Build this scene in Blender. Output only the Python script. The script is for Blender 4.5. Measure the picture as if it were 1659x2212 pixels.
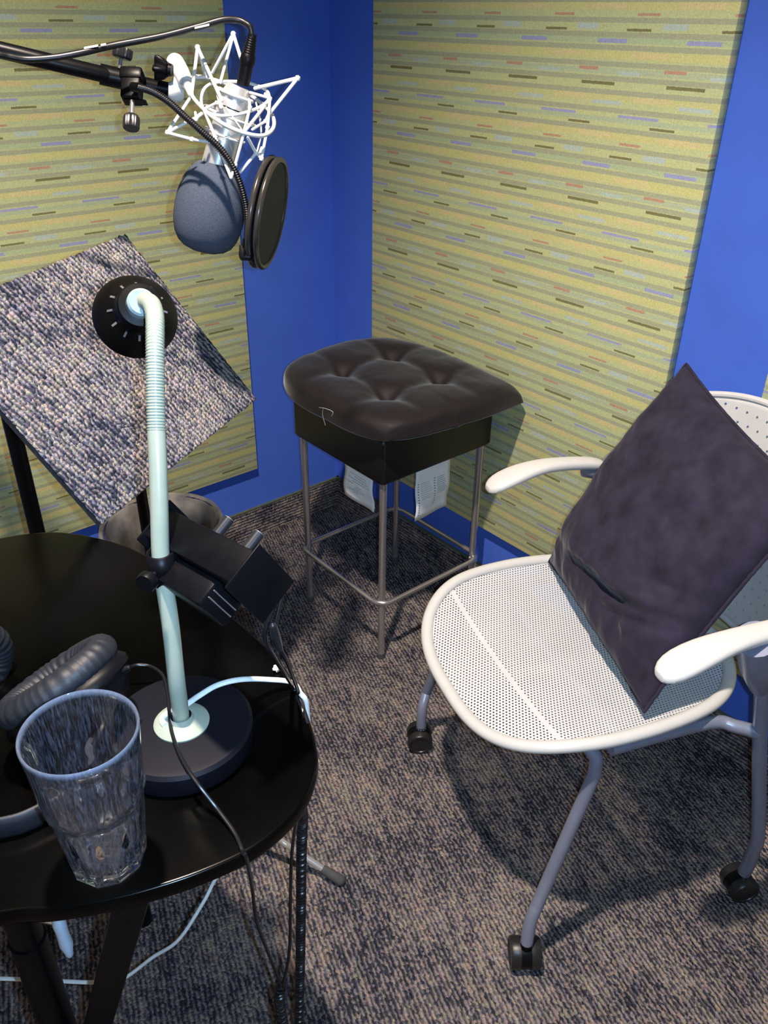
import bpy, bmesh, math, random
from mathutils import Vector, Matrix, noise
random.seed(7)
sc = bpy.context.scene
for o in list(bpy.data.objects): bpy.data.objects.remove(o)
COL = sc.collection
V = Vector

# ------------------------------------------------------------ camera
RV = V((0.76586553, -0.64289303, 0.01177067)); UV = V((0.32257575, 0.39998483, 0.85787938))
DV = V((0.55623276, 0.65322331, -0.51371629)); CAM = V((-1.45911234, -1.95255682, 1.42)); FPX = 1798.21
cd = bpy.data.cameras.new('camera'); cam = bpy.data.objects.new('camera', cd); COL.objects.link(cam)
m = Matrix((RV, UV, -DV)).transposed().to_4x4(); m.translation = CAM; cam.matrix_world = m
cd.sensor_fit = 'VERTICAL'; cd.sensor_height = 36; cd.sensor_width = 27; cd.lens = FPX/2212*36; cd.clip_start = .02
sc.camera = cam
# ------------------------------------------------------------ light
w = bpy.data.worlds.new('room_air'); sc.world = w; w.use_nodes = True
w.node_tree.nodes['Background'].inputs[0].default_value = (.55, .65, 1, 1); w.node_tree.nodes['Background'].inputs[1].default_value = .035
def light(name, kind, loc, energy, color, **kw):
    d = bpy.data.lights.new(name, kind); d.energy = energy; d.color = color
    o = bpy.data.objects.new(name, d); COL.objects.link(o); o.location = loc
    for k, v in kw.items(): setattr(d, k, v)
    return o
downlight = light('ceiling_downlight', 'SPOT', (-1.23, -1.30, 2.52), 285, (1, .84, .71), spot_size=math.radians(116), spot_blend=.8, shadow_soft_size=.035)
flash = light('phone_flash', 'SPOT', CAM + RV*.028 + UV*.004, 46, (.43, .68, 1), spot_size=math.radians(110), spot_blend=.8, shadow_soft_size=.004)
flash.matrix_world = Matrix.Translation(flash.location) @ m.to_3x3().to_4x4()
sc.view_settings.view_transform = 'Standard'; sc.view_settings.look = 'None'
sc.view_settings.exposure = 0.0; sc.view_settings.gamma = 1; sc.view_settings.use_curve_mapping = False

# ------------------------------------------------------------ points in the room (metres; corner at 0,0; walls x=0 and y=0)
def ray(x, y): return DV + RV*((x-829.5)/FPX) - UV*((y-1106)/FPX)
def atz(x, y, z): v = ray(x, y); return CAM + v*((z-CAM.z)/v.z)
def atx(x, y, X): v = ray(x, y); return CAM + v*((X-CAM.x)/v.x)
def aty(x, y, Y): v = ray(x, y); return CAM + v*((Y-CAM.y)/v.y)
def atd(x, y, D): return CAM + ray(x, y)*D

# ------------------------------------------------------------ materials
class NT:
    def __init__(s, name):
        s.m = bpy.data.materials.new(name); s.m.use_nodes = True; s.t = s.m.node_tree; s.n = s.t.nodes; s.l = s.t.links
        s.b = s.n['Principled BSDF']; s.out = s.n['Material Output']
    def node(s, k, **kw):
        n = s.n.new(k)
        for a, v in kw.items(): setattr(n, a, v)
        return n
    def set(s, sock, v):
        if isinstance(v, bpy.types.NodeSocket): s.l.new(v, sock)
        else: sock.default_value = v
    def math(s, op, *a):
        n = s.node('ShaderNodeMath', operation=op)
        for i, v in enumerate(a): s.set(n.inputs[i], v)
        return n.outputs[0]
    def mix(s, f, a, b, mode='MIX'):
        n = s.node('ShaderNodeMix', data_type='RGBA', blend_type=mode)
        s.set(n.inputs[0], f); s.set(n.inputs[6], a); s.set(n.inputs[7], b); return n.outputs[2]
    def noise(s, vec, scale, detail=3, rough=.5):
        n = s.node('ShaderNodeTexNoise'); n.inputs['Scale'].default_value = scale; n.inputs['Detail'].default_value = detail; n.inputs['Roughness'].default_value = rough
        if vec is not None: s.l.new(vec, n.inputs['Vector'])
        return n.outputs['Fac'], n.outputs['Color']
    def ramp(s, f, stops, interp='LINEAR'):
        n = s.node('ShaderNodeValToRGB'); cr = n.color_ramp; cr.interpolation = interp
        while len(cr.elements) < len(stops): cr.elements.new(.5)
        for e, (p, c) in zip(cr.elements, stops): e.position = p; e.color = (*c, 1) if len(c) == 3 else c
        s.l.new(f, n.inputs[0]); return n.outputs[0]
    def bump(s, h, strength=.3, dist=.002):
        n = s.node('ShaderNodeBump'); n.inputs['Strength'].default_value = strength; n.inputs['Distance'].default_value = dist
        s.l.new(h, n.inputs['Height']); s.l.new(n.outputs[0], s.b.inputs['Normal'])
    def coord(s, which='Object'): return s.node('ShaderNodeTexCoord').outputs[which]
def c4(c): return (*c, 1)
def plain(name, col, rough=.5, metal=0, coat=0, noise_amt=.12, nscale=60, bump=0, spec=.5, sheen=0, bdist=.001):
    t = NT(name); co = t.coord()
    f, _ = t.noise(co, nscale, 4)
    lo = tuple(max(0, x*(1-noise_amt)) for x in col); hi = tuple(min(1, x*(1+noise_amt)) for x in col)
    t.l.new(t.ramp(f, [(.3, lo), (.7, hi)]), t.b.inputs['Base Color'])
    t.b.inputs['Roughness'].default_value = rough; t.b.inputs['Metallic'].default_value = metal
    t.b.inputs['Coat Weight'].default_value = coat; t.b.inputs['Specular IOR Level'].default_value = spec
    if sheen: t.b.inputs['Sheen Weight'].default_value = sheen; t.b.inputs['Sheen Roughness'].default_value = .4
    if bump: t.bump(f, bump, bdist)
    return t.m
def fabric_panel(name, axis):
    """striped upholstery: grey bands and coloured dashes, repeat .187 x .2094 m"""
    t = NT(name); g = t.node('ShaderNodeNewGeometry'); sp = t.node('ShaderNodeSeparateXYZ'); t.l.new(g.outputs['Position'], sp.inputs[0])
    x, y, z = sp.outputs
    if axis == 'R': s_ = t.math('ADD', t.math('MULTIPLY', y, -1), t.math('ADD', x, .025))
    else: s_ = t.math('ADD', t.math('SUBTRACT', x, .042), t.math('ADD', y, .025))
    P, Q = .187, .2094
    # slight weave wobble
    nf, nc = t.noise(g.outputs['Position'], 700, 2)
    wob = t.math('MULTIPLY', t.math('SUBTRACT', nf, .5), .003)
    zz = t.math('ADD', z, wob); ss = t.math('ADD', s_, wob)
    def band(v, c, wd, per):
        a = t.math('FRACT', t.math('ADD', t.math('DIVIDE', t.math('SUBTRACT', v, c), per), .5))
        a = t.math('ABSOLUTE', t.math('SUBTRACT', a, .5))
        return t.math('LESS_THAN', a, wd/2/per)
    cv = t.noise(g.outputs['Position'], 2.2, 2)[0]
    col = t.mix(t.ramp(cv, [(.35, (0, 0, 0)), (.65, (1, 1, 1))]), (.56, .56, .265, 1), (.51, .56, .285, 1))
    # yellow-green alternation
    for zc, wd, cc in ((1.018, .013, (.60, .56, .235)), (.9415, .013, (.60, .57, .235)), (.8715, .013, (.58, .56, .24)), (.965, .010, (.45, .52, .29)), (1.0445, .008, (.45, .51, .31)), (.915, .010, (.46, .51, .31))):
        col = t.mix(band(zz, zc, wd, Q), col, c4(cc))
    for zc in (1.0605, 1.0277, .9961, .9735, .9530, .9264, .9030, .8807):
        col = t.mix(t.math('MULTIPLY', band(zz, zc, .0085, Q), .85), col, (.375, .385, .25, 1))
    PU, BK, TN, RD, LB = (.33, .33, .56), (.17, .15, .065), (.66, .55, .27), (.52, .27, .18), (.47, .55, .48)
    for s0, s1, zc, th, cc in ((.551, .639, 1.0513, .0048, PU), (.623, .675, 1.0360, .0042, BK), (.649, .730, 1.0180, .009, TN), (.5625, .609, 1.0050, .0042, RD),
        (.544, .595, .9812, .0042, BK), (.618, .667, .9865, .0095, LB), (.670, .735, .9638, .0068, PU), (.562, .636, .942, .0095, TN),
        (.538, .585, .9125, .0065, LB), (.635, .679, .9188, .0055, RD), (.644, .720, .8950, .0055, BK), (.582, .660, .8715, .0085, TN), (.675, .741, .8636, .0068, LB)):
        mk = t.math('MULTIPLY', band(ss, (s0+s1)/2, s1-s0, P), band(zz, zc, th, Q))
        col = t.mix(t.math('MULTIPLY', mk, .88), col, c4(cc))
    wv = t.noise(g.outputs['Position'], 420, 3)[0]
    col = t.mix(.35, col, t.ramp(wv, [(.3, (.55, .55, .55)), (.7, (1.3, 1.3, 1.3))]), 'MULTIPLY')
    t.l.new(col, t.b.inputs['Base Color']); t.b.inputs['Roughness'].default_value = .95; t.b.inputs['Specular IOR Level'].default_value = .1
    t.bump(wv, .35, .0012)
    return t.m
def carpet(name, ang, scale=1., pal=None, blue=0.0, objc=False, vertical=None):
    """tufted loop carpet: small rows of loops with mottled colour"""
    t = NT(name)
    src = t.coord('Object') if objc else t.node('ShaderNodeNewGeometry').outputs['Position']
    mp = t.node('ShaderNodeMapping'); t.l.new(src, mp.inputs[0]); mp.inputs['Rotation'].default_value = (0, 0, ang) if not vertical else vertical
    warp, wc = t.noise(mp.outputs[0], 70, 2)
    add = t.node('ShaderNodeVectorMath', operation='MULTIPLY_ADD'); t.l.new(wc, add.inputs[0]); add.inputs[1].default_value = (.005, .005, 0); t.l.new(mp.outputs[0], add.inputs[2])
    mp2 = t.node('ShaderNodeMapping'); t.l.new(add.outputs[0], mp2.inputs[0]); mp2.inputs['Scale'].default_value = (200*scale, 165*scale, 20)
    vo = t.node('ShaderNodeTexVoronoi'); vo.voronoi_dimensions = '2D'; t.l.new(mp2.outputs[0], vo.inputs['Vector']); vo.inputs['Scale'].default_value = 1
    vo.inputs['Randomness'].default_value = .8
    sep = t.node('ShaderNodeSeparateColor'); t.l.new(vo.outputs['Color'], sep.inputs[0])
    # rows of tufts, about 1 cm apart
    sx = t.node('ShaderNodeSeparateXYZ'); t.l.new(add.outputs[0], sx.inputs[0])
    row = t.math('FRACT', t.math('MULTIPLY', sx.outputs[0], 100*scale)); row = t.math('MULTIPLY', t.math('ABSOLUTE', t.math('SUBTRACT', row, .5)), 2)
    mp3 = t.node('ShaderNodeMapping'); t.l.new(mp.outputs[0], mp3.inputs[0]); mp3.inputs['Scale'].default_value = (48*scale, 16*scale, 10)
    big = t.noise(mp3.outputs[0], 1, 3, .6)[0]
    wide = t.noise(mp.outputs[0], 5.5, 2, .5)[0]
    k = t.math('ADD', t.math('MULTIPLY', sep.outputs[0], .34), t.math('ADD', t.math('MULTIPLY', t.math('SUBTRACT', big, .30), .75), t.math('MULTIPLY', t.math('SUBTRACT', wide, .5), .55)))
    k = t.math('SUBTRACT', t.math('ADD', k, .06), t.math('MULTIPLY', row, .26))
    pal = pal or [(0.0, (.030, .034, .050)), (.13, (.085, .085, .105)), (.28, (.215, .19, .195)), (.42, (.32, .275, .24)), (.60, (.43, .37, .30)), (.85, (.60, .52, .47))]
    col = t.ramp(k, pal)
    hue = t.ramp(sep.outputs[1], [(0, (.80, .88, 1.15)), (.3, (1.18, .95, 1.0)), (.6, (1.0, 1.08, .85)), (.85, (.9, .95, 1.1)), (1, (1.2, 1.0, .8))])
    col = t.mix(.8, col, hue, 'MULTIPLY')
    h = t.math('SUBTRACT', t.math('SUBTRACT', 1, vo.outputs['Distance']), t.math('MULTIPLY', row, .9))
    t.l.new(col, t.b.inputs['Base Color']); t.b.inputs['Roughness'].default_value = .95; t.b.inputs['Specular IOR Level'].default_value = .08
    fine = t.noise(mp.outputs[0], 900, 2)[0]
    t.bump(t.math('ADD', h, t.math('MULTIPLY', fine, .4)), 1, .0045)
    return t.m
def mesh_plastic(name, col, pitch, hole, fade=None):
    """plastic with a regular grid of small through holes (uses UV in metres)"""
    t = NT(name); uv = t.coord('UV'); sp = t.node('ShaderNodeSeparateXYZ'); t.l.new(uv, sp.inputs[0])
    u = t.math('DIVIDE', sp.outputs[0], pitch); v = t.math('DIVIDE', sp.outputs[1], pitch)
    row = t.math('FLOOR', v); odd = t.math('MULTIPLY', t.math('MODULO', t.math('ABSOLUTE', row), 2), .5)
    fu = t.math('SUBTRACT', t.math('FRACT', t.math('ADD', u, odd)), .5); fv = t.math('SUBTRACT', t.math('FRACT', v), .5)
    d = t.math('SQRT', t.math('ADD', t.math('MULTIPLY', fu, fu), t.math('MULTIPLY', t.math('MULTIPLY', fv, fv), .8)))
    hol = t.math('LESS_THAN', d, hole)
    if fade is not None: hol = t.math('MULTIPLY', hol, fade(t, sp))
    f = t.noise(uv, 14, 3)[0]
    t.l.new(t.ramp(f, [(.3, tuple(x*.93 for x in col)), (.7, col)]), t.b.inputs['Base Color'])
    t.b.inputs['Roughness'].default_value = .42
    tr = t.node('ShaderNodeBsdfTransparent'); mx = t.node('ShaderNodeMixShader')
    t.l.new(hol, mx.inputs[0]); t.l.new(t.b.outputs[0], mx.inputs[1]); t.l.new(tr.outputs[0], mx.inputs[2]); t.l.new(mx.outputs[0], t.out.inputs[0])
    return t.m
M = {}
M['wall'] = plain('blue_wall_paint', (.064, .148, .62), .55, noise_amt=.05, nscale=9, spec=.25)
M['ceiling'] = plain('ceiling_tile', (.80, .80, .78), .9)
M['rearwall'] = plain('pale_fabric_wall', (.50, .50, .42), .9)
M['fabR'] = fabric_panel('striped_fabric_right', 'R'); M['fabL'] = fabric_panel('striped_fabric_back', 'L')
M['carpet'] = carpet('carpet_floor', math.radians(19), 1.2)
M['cove_back'] = carpet('carpet_cove_back', 0, vertical=(math.radians(90), 0, math.radians(90)))
M['cove_right'] = carpet('carpet_cove_right', 0, vertical=(0, math.radians(90), 0))
M['edging'] = plain('dull_green_edging', (.10, .12, .07), .6)
M['tile'] = carpet('carpet_tile_pile', math.radians(-11), 1.15, objc=True, pal=[(0.0, (.025, .035, .06)), (.12, (.085, .09, .13)), (.28, (.23, .23, .265)), (.44, (.38, .36, .345)), (.8, (.56, .52, .46))])
M['tilebk'] = plain('tile_backing', (.05, .05, .055), .8)
M['blackmetal'] = plain('black_powdercoat', (.003, .003, .004), .36, noise_amt=.2, spec=.14)
M['blackplastic'] = plain('black_plastic', (.0035, .0035, .005), .40, noise_amt=.2, spec=.14)
M['darkknob'] = plain('dark_ribbed_knob', (.022, .022, .026), .35, metal=.3)
M['steel'] = plain('brushed_steel', (.56, .53, .53), .23, metal=.82, noise_amt=.06, nscale=200)
M['chrome'] = plain('chrome', (.75, .75, .76), .22, metal=.7, noise_amt=.02)
M['rubber'] = plain('grey_rubber', (.06, .062, .065), .8)
M['leather'] = plain('black_leather', (.0045, .0045, .0045), .42, noise_amt=.25, nscale=260, bump=.25, bdist=.0006)
M['cushion'] = plain('brown_black_sateen', (.010, .0068, .008), .58, noise_amt=.12, nscale=400, bump=.12, bdist=.0004, sheen=.34, spec=.22)
M['pillow'] = plain('dark_plum_suede', (.026, .0215, .038), .95, noise_amt=.30, nscale=26, bump=.15, bdist=.002, sheen=.12, spec=.1)
M['thread'] = plain('white_thread', (.7, .7, .72), .7)
M['paper'] = plain('white_paper', (.88, .90, .92), .8, noise_amt=.03)
M['ink'] = plain('grey_ink', (.05, .06, .09), .8)
M['wmetal'] = plain('white_enamel_wire', (.60, .60, .59), .3, noise_amt=.03)
M['micbody'] = plain('satin_nickel', (.74, .74, .75), .30, metal=.65, noise_amt=.04)
M['foam'] = plain('grey_foam', (.062, .078, .110), 1, noise_amt=.35, nscale=900, bump=.5, bdist=.0008, spec=.1)
M['popcloth'] = plain('black_nylon', (.006, .007, .010), .7, noise_amt=.3, nscale=900)
M['bronze'] = plain('dark_glossy_hoop', (.045, .040, .036), .22, metal=.3)
M['lampgreen'] = plain('pale_grey_green_enamel', (.31, .35, .28), .28, noise_amt=.04, coat=.2)
M['lampblack'] = plain('lamp_shade_black', (.0025, .002, .0017), .45, spec=.14)
M['lampbase'] = plain('charcoal_base', (.006, .006, .010), .5, noise_amt=.15, nscale=900, spec=.14)
M['socketwhite'] = plain('pale_blue_plastic', (.26, .34, .36), .35)
M['whitecord'] = plain('white_cord', (.74, .78, .78), .45)
M['blackcord'] = plain('black_cord', (.006, .006, .008), .35)
M['tabletop'] = plain('black_tabletop', (.0012, .0011, .0010), .20, noise_amt=.6, nscale=12, coat=0, spec=.13)
M['earpad'] = plain('black_leatherette', (.010, .012, .018), .55, noise_amt=.2, nscale=200, bump=.3, bdist=.0006)
M['wing'] = plain('pale_blue_knob', (.36, .42, .50), .4)
M['chairmetal'] = plain('silver_grey_enamel', (.235, .26, .35), .33, metal=.35, noise_amt=.05)
M['chairplastic'] = plain('offwhite_plastic', (.58, .575, .55), .38, noise_amt=.02)
M['binblue'] = plain('dark_blue_plastic', (.022, .028, .10), .45)
M['bindark'] = plain('bin_grey', (.05, .05, .055), .6)
def no_holes_edges(t, sp):
    a = t.math('LESS_THAN', t.math('ABSOLUTE', t.math('SUBTRACT', sp.outputs[0], .168)), .004)
    return t.math('SUBTRACT', 1, a)
M['seatmesh'] = mesh_plastic('perforated_seat', (.60, .61, .62), .0058, .25, no_holes_edges)
def back_rows(t, sp): return t.math('MULTIPLY', t.math('LESS_THAN', sp.outputs[1], -.045), t.math('LESS_THAN', t.math('ABSOLUTE', sp.outputs[0]), .14))
M['backmesh'] = mesh_plastic('perforated_back', (.60, .59, .56), .022, .10, back_rows)
def glass_mat():
    t = NT('clear_tumbler'); t.b.inputs['Base Color'].default_value = (.93, .96, 1, 1); t.b.inputs['Transmission Weight'].default_value = 1
    t.b.inputs['IOR'].default_value = 1.5
    t.b.inputs['Roughness'].default_value = .035
    # faint dried-water film, and a bright highlight painted as a pale band on the lip
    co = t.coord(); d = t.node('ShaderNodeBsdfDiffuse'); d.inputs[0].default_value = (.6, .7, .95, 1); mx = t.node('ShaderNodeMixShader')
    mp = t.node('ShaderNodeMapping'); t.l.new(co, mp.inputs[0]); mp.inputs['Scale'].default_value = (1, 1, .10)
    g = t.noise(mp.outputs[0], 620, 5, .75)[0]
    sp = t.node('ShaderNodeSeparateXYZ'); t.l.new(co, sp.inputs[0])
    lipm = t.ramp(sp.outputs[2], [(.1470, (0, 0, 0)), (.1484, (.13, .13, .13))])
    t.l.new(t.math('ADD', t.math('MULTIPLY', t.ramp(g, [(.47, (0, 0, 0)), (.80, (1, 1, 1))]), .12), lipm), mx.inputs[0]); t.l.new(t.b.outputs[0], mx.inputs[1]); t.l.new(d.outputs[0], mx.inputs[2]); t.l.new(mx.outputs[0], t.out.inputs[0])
    return t.m
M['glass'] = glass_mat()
def liner_mat():
    t = NT('clear_bin_liner'); t.b.inputs['Base Color'].default_value = (.62, .57, .50, 1); t.b.inputs['Roughness'].default_value = .10; t.b.inputs['Specular IOR Level'].default_value = .9
    tr = t.node('ShaderNodeBsdfTransparent'); tr.inputs[0].default_value = (.80, .78, .74, 1); mx = t.node('ShaderNodeMixShader')
    f = t.noise(t.coord(), 14, 3)[0]
    t.l.new(t.ramp(f, [(.35, (.20, .20, .20)), (.7, (.58, .58, .58))]), mx.inputs[0])
    t.l.new(t.b.outputs[0], mx.inputs[2]); t.l.new(tr.outputs[0], mx.inputs[1]); t.l.new(mx.outputs[0], t.out.inputs[0])
    return t.m
M['liner'] = liner_mat()

# ------------------------------------------------------------ mesh helpers
def link(name, bm, mat, parent=None, smooth=True, sharp=35):
    me = bpy.data.meshes.new(name); bmesh.ops.recalc_face_normals(bm, faces=bm.faces[:]); bm.to_mesh(me); bm.free()
    me.materials.append(M[mat] if isinstance(mat, str) else mat)
    if smooth:
        for p in me.polygons: p.use_smooth = True
        try: me.set_sharp_from_angle(angle=math.radians(sharp))
        except Exception: pass
    o = bpy.data.objects.new(name, me); COL.objects.link(o)
    if parent is not None:
        o.parent = parent
    return o
def recenter(o, origin):
    """move the mesh's origin without moving the mesh"""
    o.data.transform(Matrix.Translation(-V(origin))); o.location = origin
def empty(name, loc, label, cat, group=None, rot=None):
    o = bpy.data.objects.new(name, None); COL.objects.link(o); o.location = loc; o.empty_display_size = .05
    if rot is not None: o.rotation_euler = rot
    tag(o, label, cat, group); return o
def tag(o, label, cat, group=None):
    o['label'] = label; o['category'] = cat
    if group: o['group'] = group
    return o
def struct(o): o['kind'] = 'structure'; return o
CUR = V((0, 0, 0))      # world-space origin of the thing being built; parts are given in world space and shifted
def part(name, bm, mat, parent, **kw):
    org = parent.matrix_basis.translation.copy(); q = parent.parent
    while q is not None: org = org + q.matrix_basis.translation; q = q.parent
    bmesh.ops.translate(bm, verts=bm.verts[:], vec=-org)
    return link(name, bm, mat, parent, **kw)
def ring_frames(pts, up=None):
    n = len(pts); T = []
    for i in range(n):
        a = pts[max(0, i-1)]; b = pts[min(n-1, i+1)]; t = (b-a)
        T.append(t.normalized() if t.length > 1e-9 else V((0, 0, 1)))
    n0 = up or (V((0, 0, 1)) if abs(T[0].z) < .9 else V((1, 0, 0)))
    x = (n0 - T[0]*n0.dot(T[0])).normalized(); F = []
    for t in T:
        x = (x - t*x.dot(t)).normalized(); F.append((t, x, t.cross(x)))
    return F
def tube(bm, pts, r, n=10, caps=True, flat=1., up=None, round_end=False):
    pts = [V(p) for p in pts]; R = r if isinstance(r, (list, tuple)) else [r]*len(pts); R = list(R)
    if round_end:
        T0 = (pts[0]-pts[1]).normalized(); T1 = (pts[-1]-pts[-2]).normalized()
        a = [(pts[0]+T0*R[0]*math.sin(q), R[0]*math.cos(q)) for q in (1.45, 1.1, .7, .35)]
        b = [(pts[-1]+T1*R[-1]*math.sin(q), R[-1]*math.cos(q)) for q in (.35, .7, 1.1, 1.45)]
        pts = [p for p, _ in a]+pts+[p for p, _ in b]; R = [q for _, q in a]+R+[q for _, q in b]
    F = ring_frames(pts, up); rings = []
    for p, (t, x, y), rr in zip(pts, F, R):
        rings.append([bm.verts.new(p + x*(rr*math.cos(2*math.pi*k/n)) + y*(rr*flat*math.sin(2*math.pi*k/n))) for k in range(n)])
    for a, b in zip(rings, rings[1:]):
        for k in range(n): bm.faces.new((a[k], a[(k+1) % n], b[(k+1) % n], b[k]))
    if caps: bm.faces.new(rings[0][::-1]); bm.faces.new(rings[-1])
    return bm
def nb(): return bmesh.new()
def smooth_path(pts, sub=8, closed=False):
    pts = [V(p) for p in pts]; out = []; n = len(pts)
    rng = range(n if closed else n-1)
    for i in rng:
        if closed: p0, p1, p2, p3 = pts[(i-1) % n], pts[i], pts[(i+1) % n], pts[(i+2) % n]
        else: p0, p1, p2, p3 = pts[max(0, i-1)], pts[i], pts[i+1], pts[min(n-1, i+2)]
        for k in range(sub):
            t = k/sub
            out.append(.5*((2*p1)+(p2-p0)*t+(2*p0-5*p1+4*p2-p3)*t*t+(3*p1-p0-3*p2+p3)*t**3))
    if not closed: out.append(pts[-1])
    return out
def resample(pts, step):
    out = [pts[0].copy()]; acc = 0
    for a, b in zip(pts, pts[1:]):
        L = (b-a).length
        if L < 1e-9: continue
        d = step-acc
        while d <= L: out.append(a+(b-a)*(d/L)); d += step
        acc = (acc+L) % step if acc+L >= step else acc+L
    return out
def lathe(bm, prof, n=48, origin=V((0, 0, 0)), axis=V((0, 0, 1)), fn=None):
    """prof: (radius, height)"""
    axis = V(axis).normalized(); x = axis.orthogonal().normalized(); y = axis.cross(x); rings = []
    for r, h in prof:
        if r < 1e-6: rings.append([bm.verts.new(origin+axis*h)])
        else: rings.append([bm.verts.new(origin+axis*h+(x*math.cos(2*math.pi*k/n)+y*math.sin(2*math.pi*k/n))*(r*(fn(h, k/n) if fn else 1))) for k in range(n)])
    for a, b in zip(rings, rings[1:]):
        for k in range(n):
            f = [a[k % len(a)], a[(k+1) % n % len(a)], b[(k+1) % n % len(b)], b[k % len(b)]]
            u = []
            for v in f:
                if v not in u: u.append(v)
            if len(u) >= 3: bm.faces.new(u)
    return bm
def box(bm, c, X, Y, Z, bev=0, seg=2):
    """box centred at c with half-axis vectors X,Y,Z"""
    c, X, Y, Z = V(c), V(X), V(Y), V(Z); b2 = bmesh.new()
    vs = [b2.verts.new(c+X*i+Y*j+Z*k) for i in (-1, 1) for j in (-1, 1) for k in (-1, 1)]
    for f in ((0, 1, 3, 2), (4, 6, 7, 5), (0, 4, 5, 1), (2, 3, 7, 6), (0, 2, 6, 4), (1, 5, 7, 3)): b2.faces.new([vs[i] for i in f])
    bmesh.ops.recalc_face_normals(b2, faces=b2.faces[:])
    if bev: bmesh.ops.bevel(b2, geom=b2.edges[:], offset=bev, segments=seg, profile=.5, affect='EDGES')
    mp = {}
    for v in b2.verts: mp[v] = bm.verts.new(v.co)
    for f in b2.faces: bm.faces.new([mp[v] for v in f.verts])
    b2.free(); return bm
def aabox(bm, lo, hi, bev=0, seg=2):
    lo, hi = V(lo), V(hi); c = (lo+hi)/2; h = (hi-lo)/2
    return box(bm, c, (h.x, 0, 0), (0, h.y, 0), (0, 0, h.z), bev, seg)
def slab(bm, outline, z0, z1, bev=.003, seg=2):
    b2 = bmesh.new(); vs = [b2.verts.new((p[0], p[1], z0)) for p in outline]; f = b2.faces.new(vs)
    r = bmesh.ops.extrude_face_region(b2, geom=[f]); bmesh.ops.translate(b2, verts=[v for v in r['geom'] if isinstance(v, bmesh.types.BMVert)], vec=(0, 0, z1-z0))
    bmesh.ops.recalc_face_normals(b2, faces=b2.faces[:])
    es = [e for e in b2.edges if abs(e.verts[0].co.z-e.verts[1].co.z) < 1e-6]
    bmesh.ops.bevel(b2, geom=es, offset=bev, segments=seg, profile=.6, affect='EDGES')
    mp = {v: bm.verts.new(v.co) for v in b2.verts}
    for f in b2.faces: bm.faces.new([mp[v] for v in f.verts])
    b2.free(); return bm
def coil(pts, R, pitch, n=14):
    """helix centre line wound around a path"""
    dense = resample([V(p) for p in pts], pitch/n); F = ring_frames(dense); out = []
    for i, (p, (t, x, y)) in enumerate(zip(dense, F)):
        a = 2*math.pi*i/n; out.append(p+(x*math.cos(a)+y*math.sin(a))*R)
    return out

# ============================================================ THE ROOM
RX0, RY0, RH = -2.5, -3.1, 2.55
def wallbox(name, lo, hi, mat):
    bm = nb(); aabox(bm, lo, hi); return struct(link(name, bm, mat, smooth=False))
wallbox('floor', (RX0-.1, RY0-.1, -.1), (.1, .1, 0), 'carpet')
wallbox('ceiling', (RX0-.1, RY0-.1, RH), (.1, .1, RH+.1), 'ceiling')
wallbox('wall_back', (RX0-.1, 0, 0), (.1, .1, RH), 'wall')
wallbox('wall_right', (0, RY0-.1, 0), (.1, 0, RH), 'wall')
wallbox('wall_left', (RX0-.1, RY0, 0), (RX0, 0, RH), 'rearwall')
wallbox('wall_front', (RX0, RY0-.1, 0), (0, RY0, RH), 'rearwall')
def cove(name, back):
    bm = nb(); h = .101
    prof = [(0, 0), (.008, 0), (.0065, .02), (.006, h-.003), (.0045, h), (0, h)]
    A, B = ((RX0, 0) if back else (RY0, 0))
    rows = []
    for s in (A, B):
        rows.append([bm.verts.new((s, -d, z) if back else (-d, s, z)) for d, z in prof])
    for i in range(len(prof)-1): bm.faces.new((rows[0][i], rows[0][i+1], rows[1][i+1], rows[1][i]))
    o = struct(link(name, bm, 'cove_back' if back else 'cove_right', smooth=False))
    e = nb()
    if back: aabox(e, (RX0, -.0075, h-.0035), (0, 0, h+.001))
    else: aabox(e, (-.0075, RY0, h-.0035), (0, 0, h+.001))
    link('edging', e, 'edging', o, smooth=False)
cove('baseboard_back', True); cove('baseboard_right', False)
def panel(lo, hi, mat, label, org):
    bm = nb(); aabox(bm, lo, hi, .0025, 2)
    o = link('acoustic_panel', bm, mat); recenter(o, org); tag(o, label, 'acoustic panel'); return o
panel((-1.45, -.0246, .243), (-.3167, -.0008, 2.2), 'fabL', 'green striped fabric wall panel left of the corner, behind the microphone', (-.9, 0, .243))
panel((-.0246, -1.128, .234), (-.0008, -.203, 2.2), 'fabR', 'wide green striped fabric wall panel right of the corner, behind the stool', (0, -.66, .234))
panel((-.0246, -2.25, .234), (-.0008, -1.321, 2.2), 'fabR', 'sliver of green striped wall panel at the right edge, behind the chair back', (0, -1.8, .234))

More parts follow.
